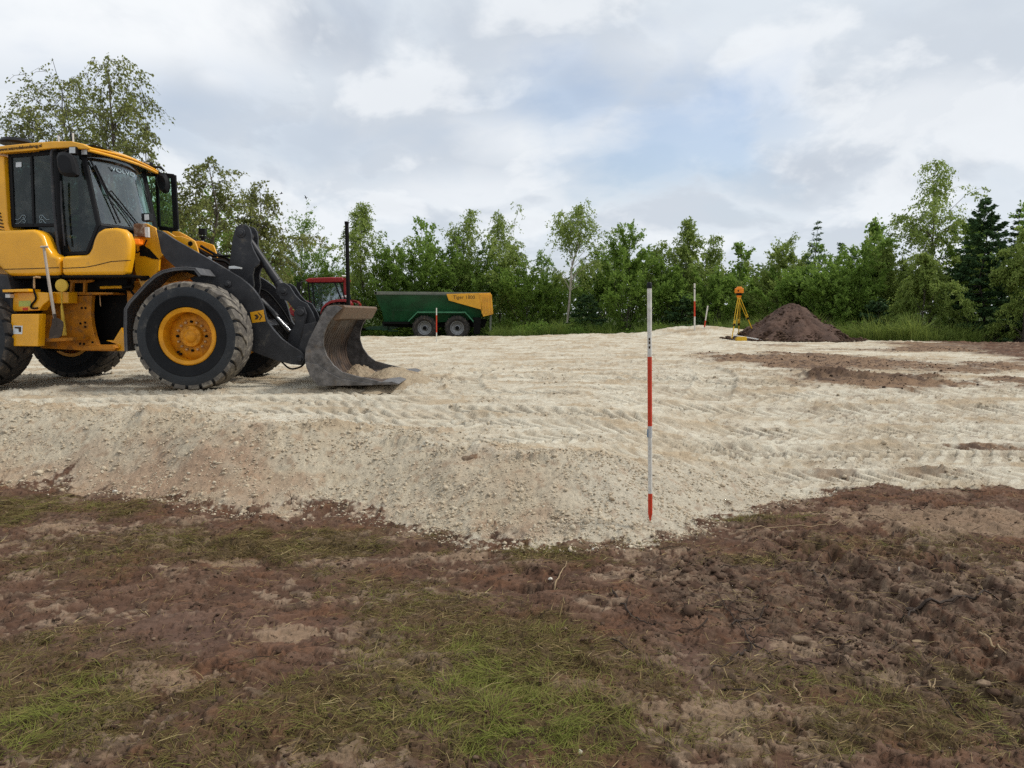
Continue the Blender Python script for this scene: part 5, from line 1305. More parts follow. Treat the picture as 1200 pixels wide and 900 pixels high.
mb = MB(); a = P0.lerp(P1, .385) + V(-.017, -.007, 0); mb.tube([a, a - V(0, 0, .06)], .005, 6); mb.build('clip', pmat('blue_clip', (.12, .2, .3), .4), rp, smooth=50)
mb = MB()
for t_ in (.735, .755, .77): 
    mb.box(P0.lerp(P1, t_) + V(-.004, -.0165, 0), (.012, .003, .018))
mb.build('worn_mark', 'decaldark', rp)
def gpole(px, yb, yt, Y, pxt=None):
    b = at(px, yb, Y); b.z = gz(b.x, b.y) - .02; t = at(px if pxt is None else pxt, yt, Y); return b, t
b, t = gpole(511.5, 396, 360.5, 27.0)
ranging_pole(b, t, .020, [(.01, .22, 'polewhite'), (.22, .72, 'polered'), (.72, 1, 'polewhite')], 'thin ranging pole standing in front of the green trailer wheels', PG, False)
b, t = gpole(814, 389, 331.5, 29.0)
ranging_pole(b, t, .030, [(.01, .11, 'polewhite'), (.11, .13, 'black'), (.13, .38, 'polewhite'), (.38, .70, 'polered'), (.70, 1, 'polewhite')], 'upright ranging pole on the sand mound left of the leaning one', PG, False)
b, t = gpole(825, 388, 358, 29.3, 829.5)
ranging_pole(b, t, .026, [(.01, .62, 'polewhite'), (.62, .9, 'polered'), (.9, 1, 'polewhite')], 'short leaning ranging pole between upright pole and tripod', PG, False)

# ================================================================== TRIPOD AND LEVEL
TY = 26.2
apex = at(866, 347, TY)
tb = V(apex.x, TY, gz(apex.x, TY))
tr = empty('surveying_tripod', tb); BASE[0] = tb.copy(); tag(tr, 'yellow wooden surveying tripod standing left of the brown soil heap', 'tripod')
mb = MB(); mb.lathe(apex, (0, 0, 1), [(.0005, -.05), (.06, -.05), (.085, -.02), (.085, .02), (.0005, .02)], 18); mb.build('head_plate', 'orangeplastic', tr, smooth=40)
def tleg(foot):
    mb = MB(); top = apex - V(0, 0, .03)
    d = (foot - top); sd = d.cross(V(0, 1, .1)).normalized() * .035
    a = top.lerp(foot, .66)
    mb.mat(0).tube([top + sd, a + sd], .012, 6); mb.tube([top - sd, a - sd], .012, 6); mb.tube([top, top.lerp(foot, .05)], .05, 8)
    mb.mat(1).tube([top.lerp(foot, .63), top.lerp(foot, .68)], .042, 8); mb.mat(0).tube([top.lerp(foot, .55), top.lerp(foot, .97)], .019, 8)
    mb.mat(1).tube([top.lerp(foot, .96), foot + V(0, 0, -.03)], [.02, .006], 6)
    mb.build('leg', ['tripod', 'dark'], tr, smooth=40)
for (x, yb, Yf) in ((857.5, 392, TY - .4), (881.5, 386, TY + .35), (866, 386, TY + .9)):
    f = at(x, yb, Yf); f.z = gz(f.x, f.y) + .01 if x < 870 else max(f.z, gz(f.x, f.y)); tleg(f)
lv = V(apex.x, apex.y, apex.z + .02)
lr = empty('laser_level', lv); BASE[0] = lv.copy(); tag(lr, 'orange rotating laser level mounted on top of the yellow tripod', 'laser level')
mb = MB(); mb.lathe(lv, (0, 0, 1), [(.0005, 0), (.085, 0), (.10, .03), (.10, .08), (.0005, .08)], 18); mb.build('base', 'dark', lr, smooth=40)
mb = MB(); c = lv + V(0, 0, .17); mb.box(c, (.27, .20, .17)); mb.box(c + V(0, 0, .11), (.17, .15, .05)); mb.build('body', 'orangeplastic', lr, bevel=.03, seg=3)
mb = MB(); mb.lathe(lv + V(-.06, -.102, .16), (0, -1, 0), [(.03, 0), (.03, .004), (.0005, .004)], 12); mb.build('window', 'dark', lr)
mb = MB(); c = lv + V(-.02, 0, .24); mb.tube([c + V(-.09, 0, -.02), c + V(-.05, 0, .03), c + V(.07, 0, .03), c + V(.11, 0, -.02)], .012, 6); mb.build('handle', 'orangeplastic', lr, smooth=50)
cp = at(868.5, 394, 25.6); cp.z = gz(cp.x, cp.y)
mb = MB(); mb.box(cp + V(0, 0, .06), (.34, .22, .12)); mb.box(cp + V(.02, 0, .135), (.30, .18, .03)); tag(mb.build('carrying_case', 'tripod', None, base=cp, bevel=.025), 'small yellow case on the sand under the tripod', 'case')
mb = MB(); a = at(859, 387.5, 26.3); b = at(892, 397, 25.7); a.z = gz(a.x, a.y) + .16; b.z = gz(b.x, b.y) + .02; mb.tube([a, a.lerp(b, .5) + V(0, 0, .01), b], .022, 8); tag(mb.build('staff', 'white', None, base=b), 'pale measuring staff lying between the yellow case and the soil heap', 'staff')
mb = MB(); a = V(*at(893, 396, 25.6)); a.z = gz(a.x, a.y) + .03; mb.tube([a, a + V(.25, 0, .02), a + V(.42, .05, .06)], [.03, .04, .02], 6); tag(mb.build('pale_root', 'palewood', None, base=a), 'pale piece of wood at the left foot of the soil heap', 'wood')

# ================================================================== TRAILER
TG = .33
TF = Frame(-2.5, 37.2, 0)
tbase = V(-3.6, 37.2, TG); TR = empty('dump_trailer', tbase); BASE[0] = tbase.copy()
tag(TR, 'green tipping trailer with yellow rear side panel parked before the trees', 'trailer')
NVt = -1.2
def tw(x, y, R0, v, out, parent):
    c = TF.w(*(lambda uz: (uz[0], v, uz[1]))(TF.px(x, y, v)))
    ax = TF.l * out
    mb = MB(); mb.lathe(c, ax, [(R0 * .52, .10), (R0 * .56, .17), (R0 * .50, .16), (R0 * .46, .06), (R0 * .25, .03), (R0 * .22, .08), (R0 * .12, .10), (.0005, .10)], 28)
    w = mb.build('wheel', 'rim', parent, smooth=35)
    mb = MB(); mb.lathe(c, ax, [(R0 * .17, .05), (R0 * .16, .14), (.0005, .15)], 14); mb.build('hub', 'dark', w, smooth=35)
    mb = MB(); mb.lathe(c, ax, [(R0 * .55, .15), (R0 * .72, .22), (R0 * .90, .21), (R0 * .97, .17), (R0, .1), (R0, -.18), (R0 * .93, -.24), (R0 * .55, -.2)], 40)
    for k in range(26):
        a = 2 * math.pi * k / 26; sdv = ax.cross(V(0, 0, 1))
        q = c + (V(0, 0, 1) * math.cos(a) + sdv * math.sin(a)) * R0 * .985
        mb.box(q + ax * (.08 if k % 2 else -.10), (.05, .2, .07), Matrix.Rotation(a * out, 3, 'Y'))
    mb.build('tyre', 'treaddark', w, smooth=35)
for x in (498, 536): tw(x, 384.2, .60, -1.05, -1, TR); tw(x, 384.2, .60, 1.05, 1, TR)
# tub: walls with sloped sides
tub_top = [(440.5, 344.0), (575, 345.5)]
def tz(x, y, v=NVt): return TF.px(x, y, v)
prof_top = [tz(440.5, 345), tz(440.5, 347.5), tz(443, 356), tz(446.5, 364), tz(448.5, 380), tz(480, 380), tz(545, 376), tz(562, 372), tz(567, 365), tz(572, 356), tz(574, 346.5)]
mb = MB()
def tubring(v_of):
    return [TF.w(u, v_of(z), z) for u, z in prof_top]
ztop = prof_top[0][1]; zbot = prof_top[4][1]
wf = lambda z: .78 + .44 * max(0, min(1, (z - zbot) / (ztop - zbot))) ** .7
near = [TF.w(u, -wf(z), z) for u, z in prof_top]; farr = [TF.w(u, wf(z), z) for u, z in prof_top]
n = len(near)
mb.add(near + farr, [tuple(range(n)), tuple(range(2 * n - 1, n - 1, -1))] + [(i, n + i, n + i + 1, i + 1) for i in range(n - 1)])
tubo = mb.build('tub', 'green', TR, bevel=.02)
mb = MB()
a = tz(438.5, 342.3)
TF.prism_uz(mb, [tz(439, 341.6), tz(523, 342.4), tz(574.5, 343), tz(574.5, 345.2), tz(440, 345.4)], -1.27, -1.16); TF.prism_uz(mb, [tz(439, 341.6), tz(574.5, 343), tz(574.5, 345), tz(440, 345.4)], 1.16, 1.27); TF.prism_uz(mb, [tz(439, 341.6), tz(442, 341.6), tz(442, 345.4), tz(439, 345.4)], -1.27, 1.27)
mb.build('top_rail', 'greyrim', tubo, bevel=.015)
mb = MB()
for (y, h) in ((354, 1.2), (362.5, 1.2)):
    TF.prism_uz(mb, [tz(444, y), tz(525 if y < 360 else 560, y + 1), tz(525 if y < 360 else 560, y + 1 + h), tz(444.5, y + h)], -1.10 if y < 360 else -1.00, -.9)
mb.build('rib', 'green', tubo, bevel=.01)
mb = MB(); TF.prism_uz(mb, [tz(523.3, 344.7), tz(575, 343.2), tz(577.6, 368.5), tz(566.3, 371), tz(563.5, 362.7), tz(526, 352.2)], -1.30, -1.23)
yp = mb.build('side_panel', 'yellow', TR, bevel=.012)
mb = MB()
for x in (563.5, 567.5, 571.5, 575): TF.prism_uz(mb, [tz(x, 345.2), tz(x + 1.4, 345.2), tz(x + 2.9, 367.5), tz(x + 1.2, 368)], -1.34, -1.30)
TF.prism_uz(mb, [tz(562, 345), tz(563.3, 345), tz(565.6, 364), tz(564.5, 364)], -1.34, -1.30)
mb.build('panel_rib', 'yellow', yp, bevel=.006)
mb = MB(); TF.prism_uz(mb, [tz(567.5, 346), tz(574.5, 345), tz(577, 368), tz(567.5, 370.5)], -1.22, 1.22); mb.build('tailgate', 'yellow', TR, bevel=.01)
p0 = TF.pt(531, 350.2, -1.303); text_mesh('lettering', 'Tiger 1800', .24, (p0, (1, 0, 0), (0, 0, 1)), 'decaldark', yp, .004)
# fender
mb = MB(); fp = [(479, 375.5), (489.5, 365), (545.5, 365.2), (555, 376)]
for v0 in (-1.33, .8):
    TF.prism_uz(mb, [tz(*p) for p in fp] + [tz(p[0], p[1] + 1.8) for p in fp[::-1]], v0, v0 + .55); mb.build('fender', 'greenlight', TR, bevel=.01); mb = MB()
mb = MB(); TF.prism_uz(mb, [tz(446, 377), tz(570, 374), tz(567, 384), tz(470, 384), (tz(446, 382))], -.5, .5); TF.prism_uz(mb, [tz(447, 377), tz(479, 377), tz(479, 380), tz(447, 380)], -1.0, 1.0)
mb.tube([TF.w(tz(498, 384)[0], -.95, tz(498, 384)[1]), TF.w(tz(498, 384)[0], .95, tz(498, 384)[1])], .09, 10); mb.tube([TF.w(tz(536, 384)[0], -.95, tz(536, 384)[1]), TF.w(tz(536, 384)[0], .95, tz(536, 384)[1])], .09, 10)
TF.prism_uz(mb, [tz(554, 372), tz(564, 372), tz(562, 392), tz(555, 392)], -1.1, -.9)
mb.build('chassis', 'dark', TR, bevel=.01)
mb = MB(); TF.prism_uz(mb, [tz(424, 383.5), tz(447, 382), tz(470, 378), tz(470, 383), tz(452, 387.5), tz(424, 387)], -.25, .25); TF.prism_uz(mb, [tz(444, 380), tz(451, 380), tz(451, 388), tz(444, 388)], -.4, .4)
TF.prism_uz(mb, [tz(452, 387), tz(464, 387.5), tz(464, 389), tz(452, 389)], -.5, -.4)
mb.build('drawbar', 'green', TR, bevel=.015)
mb = MB(); mb.tube([TF.pt(575, 368, -1.1), TF.pt(574.5, 388, -1.1)], .05, 8); mb.build('stand_leg', 'greyrim', TR)

# ================================================================== TRACTOR
XF = Frame(-9.5, 37.6, 0)
xb = V(-9.5, 37.6, TG); TX = empty('tractor', xb); BASE[0] = xb.copy(); tag(TX, 'red farm tractor with glazed cab half hidden behind the loader bucket', 'tractor')
def xz(x, y, v=-1.0): return XF.px(x, y, v)
def xwheel(x, y, R0, v, out, w2):
    u, z = xz(x, y, -1.0); z = TG + R0 - .03; c = XF.w(u, v, z); ax = XF.l * out
    mb = MB(); mb.lathe(c, ax, [(R0 * .55, w2 * .6), (R0 * .58, w2), (R0 * .52, w2 * .9), (R0 * .48, .05), (R0 * .2, 0), (R0 * .15, .12), (.0005, .12)], 28); w = mb.build('wheel', 'rim', TX, smooth=35)
    mb = MB(); mb.lathe(c, ax, [(R0 * .57, w2 * .8), (R0 * .75, w2 * 1.05), (R0 * .93, w2), (R0 * .96, w2 * .6), (R0 * .96, -w2), (R0 * .57, -w2)], 40)
    for k in range(22):
        for s_ in (-1, 1):
            a = 2 * math.pi * (k + (.5 if s_ > 0 else 0)) / 22; sdv = ax.cross(V(0, 0, 1))
            q = c + (V(0, 0, 1) * math.cos(a) + sdv * math.sin(a)) * R0 * .98 + ax * s_ * w2 * .5
            mb.box(q, (.07, w2, .06), Matrix.Rotation(a * out, 3, 'Y'))
    mb.build('tyre', 'treaddark', w, smooth=35)
for v, o_ in ((-.95, -1), (.95, 1)): xwheel(396, 380, .95, v, o_, .28); xwheel(336, 385, .66, v, o_, .22)
mb = MB(); XF.prism_uz(mb, [xz(356, 328), xz(361, 325.6), xz(385, 324.6), xz(400, 324.5), xz(402, 328), xz(400, 330.5), xz(360, 331)], -.85, .85); mb.build('roof', 'red', TX, bevel=.05, seg=3)
mb = MB()
for p, q in (((361, 331), (364, 366)), ((398, 330), (404, 350)), ((378, 366), (364, 366)), ((361, 331.5), (399, 331)), ((366, 331), (369, 366)), ((392, 331), (400, 352))):
    for v in (-.80, .74): strut(mb, p, q, v, .07, .06, XF)
for v in (-.8, .74): strut(mb, (380, 366), (404, 350), v, .09, .06, XF)
mb.build('cab_frame', 'black', TX, bevel=.01)
mb = MB()
for v in (-.77, .77): XF.prism_uz(mb, [xz(362, 331), xz(398, 331), xz(403, 351), xz(380, 366), xz(364, 366)], v, v + .01)
mb.add([XF.w(xz(362, 331)[0], -.75, xz(362, 331)[1]), XF.w(xz(362, 331)[0], .75, xz(362, 331)[1]), XF.w(xz(364, 366)[0], .75, xz(364, 366)[1]), XF.w(xz(364, 366)[0], -.75, xz(364, 366)[1])], [(0, 1, 2, 3)])
mb.build('cab_glass', glassmat('tractor_glass', (.45, .55, .6), .22), TX)
mb = MB(); XF.prism_uz(mb, [xz(366, 366), xz(378, 366), xz(382, 352), xz(388, 352), xz(386, 372), xz(366, 376)], -.3, .3); mb.build('seat', 'fabric', TX, bevel=.04)
mb = MB(); XF.prism_uz(mb, [xz(362, 366), xz(404, 352), xz(410, 372), xz(405, 384), xz(362, 384)], -.55, .55); XF.prism_uz(mb, [xz(325, 372), xz(365, 372), xz(365, 386), xz(325, 384)], -.3, .3); mb.build('body', 'dark', TX, bevel=.02)
mb = MB(); XF.prism_uz(mb, [xz(322, 356), xz(330, 351), xz(352, 351.5), xz(363, 353), xz(364, 370), xz(352, 372), xz(323, 371)], -.42, .42); XF.prism_uz(mb, [xz(350, 353), xz(362, 354), xz(361, 358), xz(352, 357)], -.55, -.42); mb.build('bonnet', 'red', TX, bevel=.06, seg=3)
mb = MB()
arc = [xz(377, 366), xz(379, 360), xz(383, 355.5), xz(389, 352.4), xz(396, 350.8), xz(404, 350.6), xz(410, 352), xz(413, 356)]
for v0 in (-1.25, .75): XF.prism_uz(mb, arc + [(a, b - .13) for a, b in arc[::-1]], v0, v0 + .5); mb.build('fender', 'red', TX, bevel=.02); mb = MB()
mb = MB(); XF.prism_uz(mb, [xz(400.5, 325), xz(405, 325), xz(406, 347), xz(401, 347)], -.7, -.45); mb.build('rear_post', 'red', TX, bevel=.02)
mb = MB(); mb.tube([XF.pt(401, 323.5, -.72), XF.pt(407, 323.5, -.72), XF.pt(407.5, 335, -.72), XF.pt(408, 347, -.72)], .05, 8); mb.tube([XF.pt(401, 347.5, -.72), XF.pt(408, 347.5, -.72)], .07, 8); mb.build('pipe', 'white', TX, smooth=50)
mb = MB(); mb.tube([XF.pt(358, 329, -.9), XF.pt(351, 331, -1.2)], .02, 6); mb.box(XF.pt(350, 335, -1.25), (.18, .06, .36)); mb.build('mirror', 'black', TX, bevel=.02)
mb = MB(); mb.tube([XF.pt(351, 331, .6), XF.pt(351, 352, .6)], .04, 8); mb.build('exhaust', 'dark', TX)
mb = MB(); mb.tube([XF.pt(404, 383, 0), XF.pt(430, 386, 0)], .07, 8); mb.build('hitch', 'dark', TX)

# ================================================================== BIRDS
def bird(px, py, Y, s, label, bank=.2):
    p = at(px, py, Y); rt = empty('bird', p); BASE[0] = p.copy(); tag(rt, label, 'bird', 'small birds in flight')
    mb = MB(); 
    mb.tube([p + V(-.5 * s, 0, 0), p + V(-.3 * s, 0, .01), p + V(0, 0, .0), p + V(.3 * s, 0, .02), p + V(.42 * s, 0, .03), p + V(.55 * s, 0, .01)], [.02 * s, .06 * s, .11 * s, .09 * s, .08 * s, .01 * s], 8)
    mb.add([p + V(-.45 * s, -.05 * s, 0), p + V(-.8 * s, -.1 * s, 0), p + V(-.8 * s, .1 * s, 0), p + V(-.45 * s, .05 * s, 0)], [(0, 1, 2, 3)])
    mb.build('body', 'dark', rt, smooth=60)
    for sd in (-1, 1):
        mb = MB(); a = [p + V(.2 * s, sd * .06 * s, .03 * s), p + V(.1 * s, sd * .5 * s, (.22 + bank * sd) * s), p + V(-.25 * s, sd * 1.05 * s, (.12 + bank * sd * 2) * s), p + V(-.15 * s, sd * .45 * s, (.17 + bank * sd) * s), p + V(-.2 * s, sd * .06 * s, .02 * s)]
        mb.add(a + [q + V(0, 0, -.02 * s) for q in a], [(0, 1, 2, 3, 4), (9, 8, 7, 6, 5)] + [(i, 5 + i, 5 + (i + 1) % 5, (i + 1) % 5) for i in range(5)]); mb.build('wing', 'dark', rt)
bird(329.5, 227, 48, .22, 'left one of two small dark birds in the sky', .3)
bird(358.5, 232, 46, .20, 'right one of two small dark birds in the sky', -.3)
# ================================================================== TREES
M['birchleaf'] = leafmat('birch_leaves', (0.131, 0.184, 0.045), (0.206, 0.278, 0.064), (0.332, 0.409, 0.109), .5)
M['nearleaf'] = leafmat('near_birch_leaves', (0.096, 0.116, 0.039), (0.161, 0.189, 0.055), (0.265, 0.281, 0.088), .4, .45)
M['bushleaf'] = leafmat('bush_leaves', (0.099, 0.163, 0.032), (0.160, 0.259, 0.046), (0.266, 0.383, 0.079), .5)
M['sprouce'] = leafmat('spruce_needles', (0.027, 0.061, 0.024), (0.050, 0.100, 0.038), (0.103, 0.171, 0.058), .15)
M['darkleaf'] = leafmat('thicket_leaves', (0.055, 0.095, 0.023), (0.087, 0.143, 0.029), (0.143, 0.214, 0.047), .35)
M['bark'] = pmat('grey_bark', (.10, .085, .065), .9, dust=(.04, .035, .03), dust_amt=.5, dust_scale=8, var=.3)
M['birchbark'] = pmat('pale_birch_bark', (.42, .38, .32), .8, dust=(.06, .05, .04), dust_amt=.45, dust_scale=12, var=.2)

def leaf_quads(P, D, L, W, rs):
    """P centres, D long axis (n,3), sizes (n)"""
    n = len(P)
    D = D / np.maximum(np.linalg.norm(D, axis=1, keepdims=True), 1e-6)
    r = rs.randn(n, 3); S = np.cross(D, r); S /= np.maximum(np.linalg.norm(S, axis=1, keepdims=True), 1e-6)
    a = D * L[:, None] * .5; b = S * W[:, None] * .5
    vs = np.stack([P - a, P + b - a * .15, P + a, P - b - a * .15], 1).reshape(-1, 3)
    f = np.arange(n * 4).reshape(n, 4)
    return vs, f

def make_tree(name, X, Y, H, W, kind, seed, label, cat, group=None, nleaf=8000, leaf=.09, t0=.25, lean=(0, 0), mat=None, bark='bark', trunk_r=None, stems=1, twigs=False, elev=None, droop=None, sparse_top=0.0):
    rs = np.random.RandomState(seed)
    z0 = float(zbase(X, Y)) - .05
    root = empty(name, (X, Y, z0)); tag(root, label, cat, group)
    base = np.array([X, Y, z0]); BASE[0] = V(X, Y, z0)
    mb = MB()
    wob = rs.randn(8, 2) * H * .012
    def tp(t, st=0):
        t = np.asarray(t, float)
        wx = np.interp(t, np.linspace(0, 1, 8), np.concatenate([[0], wob[1:, 0]])); wy = np.interp(t, np.linspace(0, 1, 8), np.concatenate([[0], wob[1:, 1]]))
        sx = stemdir[st][0] * t ** .8; sy = stemdir[st][1] * t ** .8
        return np.stack([X + lean[0] * t ** 1.2 + wx + sx, Y + lean[1] * t + wy + sy, z0 + H * hs[st] * t], -1)
    stemdir = [(0, 0)] + [(rs.uniform(-.32, .32) * W, rs.uniform(-.32, .32) * W) for _ in range(stems - 1)]
    hs = [1.0] + [rs.uniform(.62, .9) for _ in range(stems - 1)]
    r0 = trunk_r or H * .0095
    for st in range(stems):
        pts = tp(np.linspace(0, .99, 12), st)
        mb.tube([V(*p) for p in pts], [r0 * (1 - .93 * i / 11) * (1 if st == 0 else .7) for i in range(12)], 7)
    # branches
    if kind == 'spruce':
        nw = int(H / (.22 if H < 5 else .26)); T = []; AZ = []
        for i in range(nw):
            t = t0 + (1 - t0) * (i / nw) ** .95; k = 7 if t < .85 else 5
            o_ = rs.rand() * 6.28
            for j in range(k): T.append(min(.985, t + rs.uniform(-.006, .006))); AZ.append(o_ + 6.283 * j / k + rs.uniform(-.25, .25))
        T = np.array(T); AZ = np.array(AZ); nb = len(T); ST = np.zeros(nb, int)
        Lb = W / 2 * ((1 - T) ** .85 * 1.02 + .03) * rs.uniform(.75, 1.15, nb); EL = np.interp(T, [0, .6, 1], [-.18, .05, .75]) + rs.randn(nb) * .07; DR = np.interp(T, [0, 1], [-.12, -.02])
    else:
        nb = {'birch': int(26 + H * 5), 'bush': int(34 + H * 6), 'poplar': 34}[kind]
        ST = rs.randint(0, stems, nb)
        u = rs.rand(nb)
        T = t0 + (.99 - t0) * (u ** (.85 if kind == 'birch' else 1.1)); AZ = rs.rand(nb) * 6.283
        if kind == 'birch':
            q = (T - t0) / (1 - t0); nr = mat == 'nearleaf'; prof = ((1 - q) ** .6 * np.minimum(1, .55 + q * 3) + .12) if nr else ((1 - q) ** 1.05 * np.minimum(1.25, .6 + q * 3) + .06)
            EL = (elev if elev is not None else .85) + (0 if nr else .35) * q + rs.randn(nb) * .22; DR = (droop if droop is not None else .38) + .1 * rs.randn(nb)
        else:
            q = (T - t0) / (1 - t0); prof = (1 - q) ** .5 * (.85 + .15 * np.sin(q * 9)) + .08
            EL = (elev if elev is not None else 1.0) + .25 * q + rs.randn(nb) * .2; DR = (droop if droop is not None else .10) + np.zeros(nb)
        Lb = W / 2 * prof * np.exp(rs.randn(nb) * .22) * 1.12
    S0 = np.zeros((nb, 3))
    for st in range(stems):
        k = ST == st
        if k.any(): S0[k] = tp(T[k], st)
    HD = np.stack([np.cos(AZ), np.sin(AZ), np.zeros(nb)], 1)
    def bp(b, s):
        l = Lb[b] / np.maximum(np.cos(np.clip(EL[b], -1, 1.0)), .55)
        h = HD[b] * (l * s * np.cos(EL[b]))[:, None]
        z = l * (s * np.sin(EL[b]) - (DR[b] if np.ndim(DR) else DR) * s ** 2.2)
        return S0[b] + h + np.stack([z * 0, z * 0, z], 1)
    if np.ndim(DR) == 0: DR = np.full(nb, DR)
    order = np.argsort(-Lb)[:min(nb, 60)]
    for b in order:
        s = np.array([0, .3, .6, .85, 1.0]); p = bp(np.full(5, b), s)
        rb = max(.006, r0 * .33 * (1 - T[b]) + .004)
        mb.tube([V(*q_) for q_ in p], [rb, rb * .8, rb * .55, rb * .35, rb * .15], 4, caps=False)
    # twigs
    ntw = {'birch': 12, 'bush': 11, 'poplar': 7, 'spruce': 14}[kind]
    nt = nb * ntw
    wgt = Lb / Lb.sum(); TB = rs.choice(nb, nt, p=wgt * .7 + .3 / nb)
    TS = rs.uniform(.15, 1.0, nt) ** (.8)
    TP = bp(TB, TS)
    az2 = AZ[TB] + rs.randn(nt) * .9
    if kind == 'birch':
        tl = rs.uniform(.25, .75, nt) * min(1.0, W / 3.2) * 1.0; el2 = rs.uniform(-.9, .6, nt); td = rs.uniform(.3, .9, nt)
    elif kind == 'spruce':
        side = np.where(rs.rand(nt) < .5, 1, -1); az2 = AZ[TB] + side * rs.uniform(.5, 1.0, nt); tl = Lb[TB] * (1.05 - TS) * .55 + .06; el2 = rs.uniform(-.25, .15, nt); td = np.full(nt, .1)
    else:
        tl = rs.uniform(.18, .6, nt) * min(1.1, W / 2.8); el2 = rs.uniform(.1, 1.25, nt); td = rs.uniform(-.05, .25, nt)
    D2 = np.stack([np.cos(az2) * np.cos(el2), np.sin(az2) * np.cos(el2), np.sin(el2)], 1)
    if twigs:
        for i in rs.choice(nt, min(nt, 420), replace=False):
            p = TP[i]; a = p + D2[i] * tl[i] * .5 - np.array([0, 0, td[i] * tl[i] * .25]); b = p + D2[i] * tl[i] - np.array([0, 0, td[i] * tl[i]])
            mb.tube([V(*p), V(*a), V(*b)], [.007, .005, .002], 3, caps=False)
    LI = rs.randint(0, nt, nleaf); LT = rs.rand(nleaf) ** .8
    if kind == 'spruce': LT = rs.rand(nleaf)
    dl = tl[LI] * LT
    P = TP[LI] + D2[LI] * dl[:, None]; P[:, 2] -= td[LI] * tl[LI] * LT ** 2
    P += rs.randn(nleaf, 3) * (.035 if kind != 'spruce' else .02) * (leaf / .08)
    if sparse_top:
        k = rs.rand(nleaf) > sparse_top * np.clip((P[:, 2] - z0) / H, 0, 1) ** 2; P = P[k]; LI = LI[k]
    n = len(P)
    D = D2[LI] * .5 + rs.randn(n, 3) * .5 + np.array([0, 0, -.6 if kind == 'birch' else .15])
    if kind == 'spruce': D = D2[LI] + rs.randn(n, 3) * .35
    Ls = leaf * rs.uniform(.6, 1.35, n); Ws = Ls * (.62 if kind != 'spruce' else .42)
    if kind == 'poplar': Ws = Ls * .9
    vs, f = leaf_quads(P, D, Ls, Ws, rs)
    tw_t = rs.rand(nt); br_t = rs.rand(nb)
    tint = np.clip(.15 + .28 * tw_t[LI] + .30 * br_t[TB[LI]] + .22 * rs.randn(n) + .12, 0, 1)
    mb.build('trunk', bark, root, smooth=60)
    c = np_mesh('crown', vs - base, f, mat or {'birch': 'birchleaf', 'bush': 'bushleaf', 'poplar': 'bushleaf', 'spruce': 'sprouce'}[kind], tint=tint, parent=root)
    return root

def T(px, ytop, Y, wpx, kind, seed, label, name=None, cat=None, **kw):
    X = (px - 600) * Y / F; x, y, z = ray(px, ytop); zt = CAMZ + z / y * Y
    X = x / y * Y
    H = zt - float(zbase(X, Y)) + .05
    nm = name or {'birch': 'birch_tree', 'bush': 'broadleaf_tree', 'poplar': 'poplar_tree', 'spruce': 'spruce_tree'}[kind]
    ct = cat or {'birch': 'birch', 'bush': 'tree', 'poplar': 'tree', 'spruce': 'spruce'}[kind]
    return make_tree(nm, X, Y, H, wpx * Y / F, kind, seed, label, ct, **kw)

# two big birches behind the loader
GB = 'tall loose birches behind the yellow loader'
T(128, 76, 21, 118, 'birch', 101, 'tallest birch rising behind the loader cab roof', group=GB, nleaf=10500, leaf=.085, mat='nearleaf', t0=.30, twigs=True, trunk_r=.11, elev=.95, droop=.42, sparse_top=.3)
T(74, 92, 22.5, 105, 'birch', 102, 'birch with a forked loose top above the left part of the cab roof', group=GB, nleaf=7500, leaf=.085, mat='nearleaf', t0=.35, twigs=True, trunk_r=.09, elev=.9, droop=.4, sparse_top=.35)
T(28, 122, 22, 95, 'birch', 103, 'lower birch showing over the rear end of the cab roof at the left edge', group=GB, nleaf=5200, leaf=.085, mat='nearleaf', t0=.4, twigs=True, trunk_r=.08, sparse_top=.4)
T(172, 140, 20, 60, 'birch', 104, 'small leafy birch right behind the far front corner of the cab roof', group=GB, nleaf=4200, leaf=.08, mat='nearleaf', t0=.3, twigs=True, trunk_r=.06, droop=.5)
T(246, 188, 23, 120, 'birch', 105, 'weeping birch between the loader cab and the top of the lift arms', group=GB, nleaf=12500, leaf=.085, mat='nearleaf', t0=.2, twigs=True, trunk_r=.10, elev=.8, droop=.6)
T(304, 216, 23.5, 78, 'birch', 106, 'drooping birch right behind the tip of the loader linkage', group=GB, nleaf=6800, leaf=.085, mat='nearleaf', t0=.25, twigs=True, trunk_r=.07, elev=.8, droop=.7)
T(-40, 150, 23, 120, 'birch', 107, 'birch at the very left edge behind the loader', group=GB, nleaf=6500, leaf=.09, mat='nearleaf', t0=.2, trunk_r=.08)
T(60, 235, 27, 150, 'bush', 108, 'bushy tree seen through the side glass of the loader cab', nleaf=9000, leaf=.12, t0=.05, stems=3)
T(170, 240, 27, 120, 'bush', 109, 'bushy tree seen through the opened door glass of the loader', nleaf=9000, leaf=.12, t0=.05, stems=3)
T(250, 262, 29, 130, 'bush', 110, 'green bushy tree low behind the weeping birch', nleaf=9000, leaf=.11, t0=.05, stems=3)

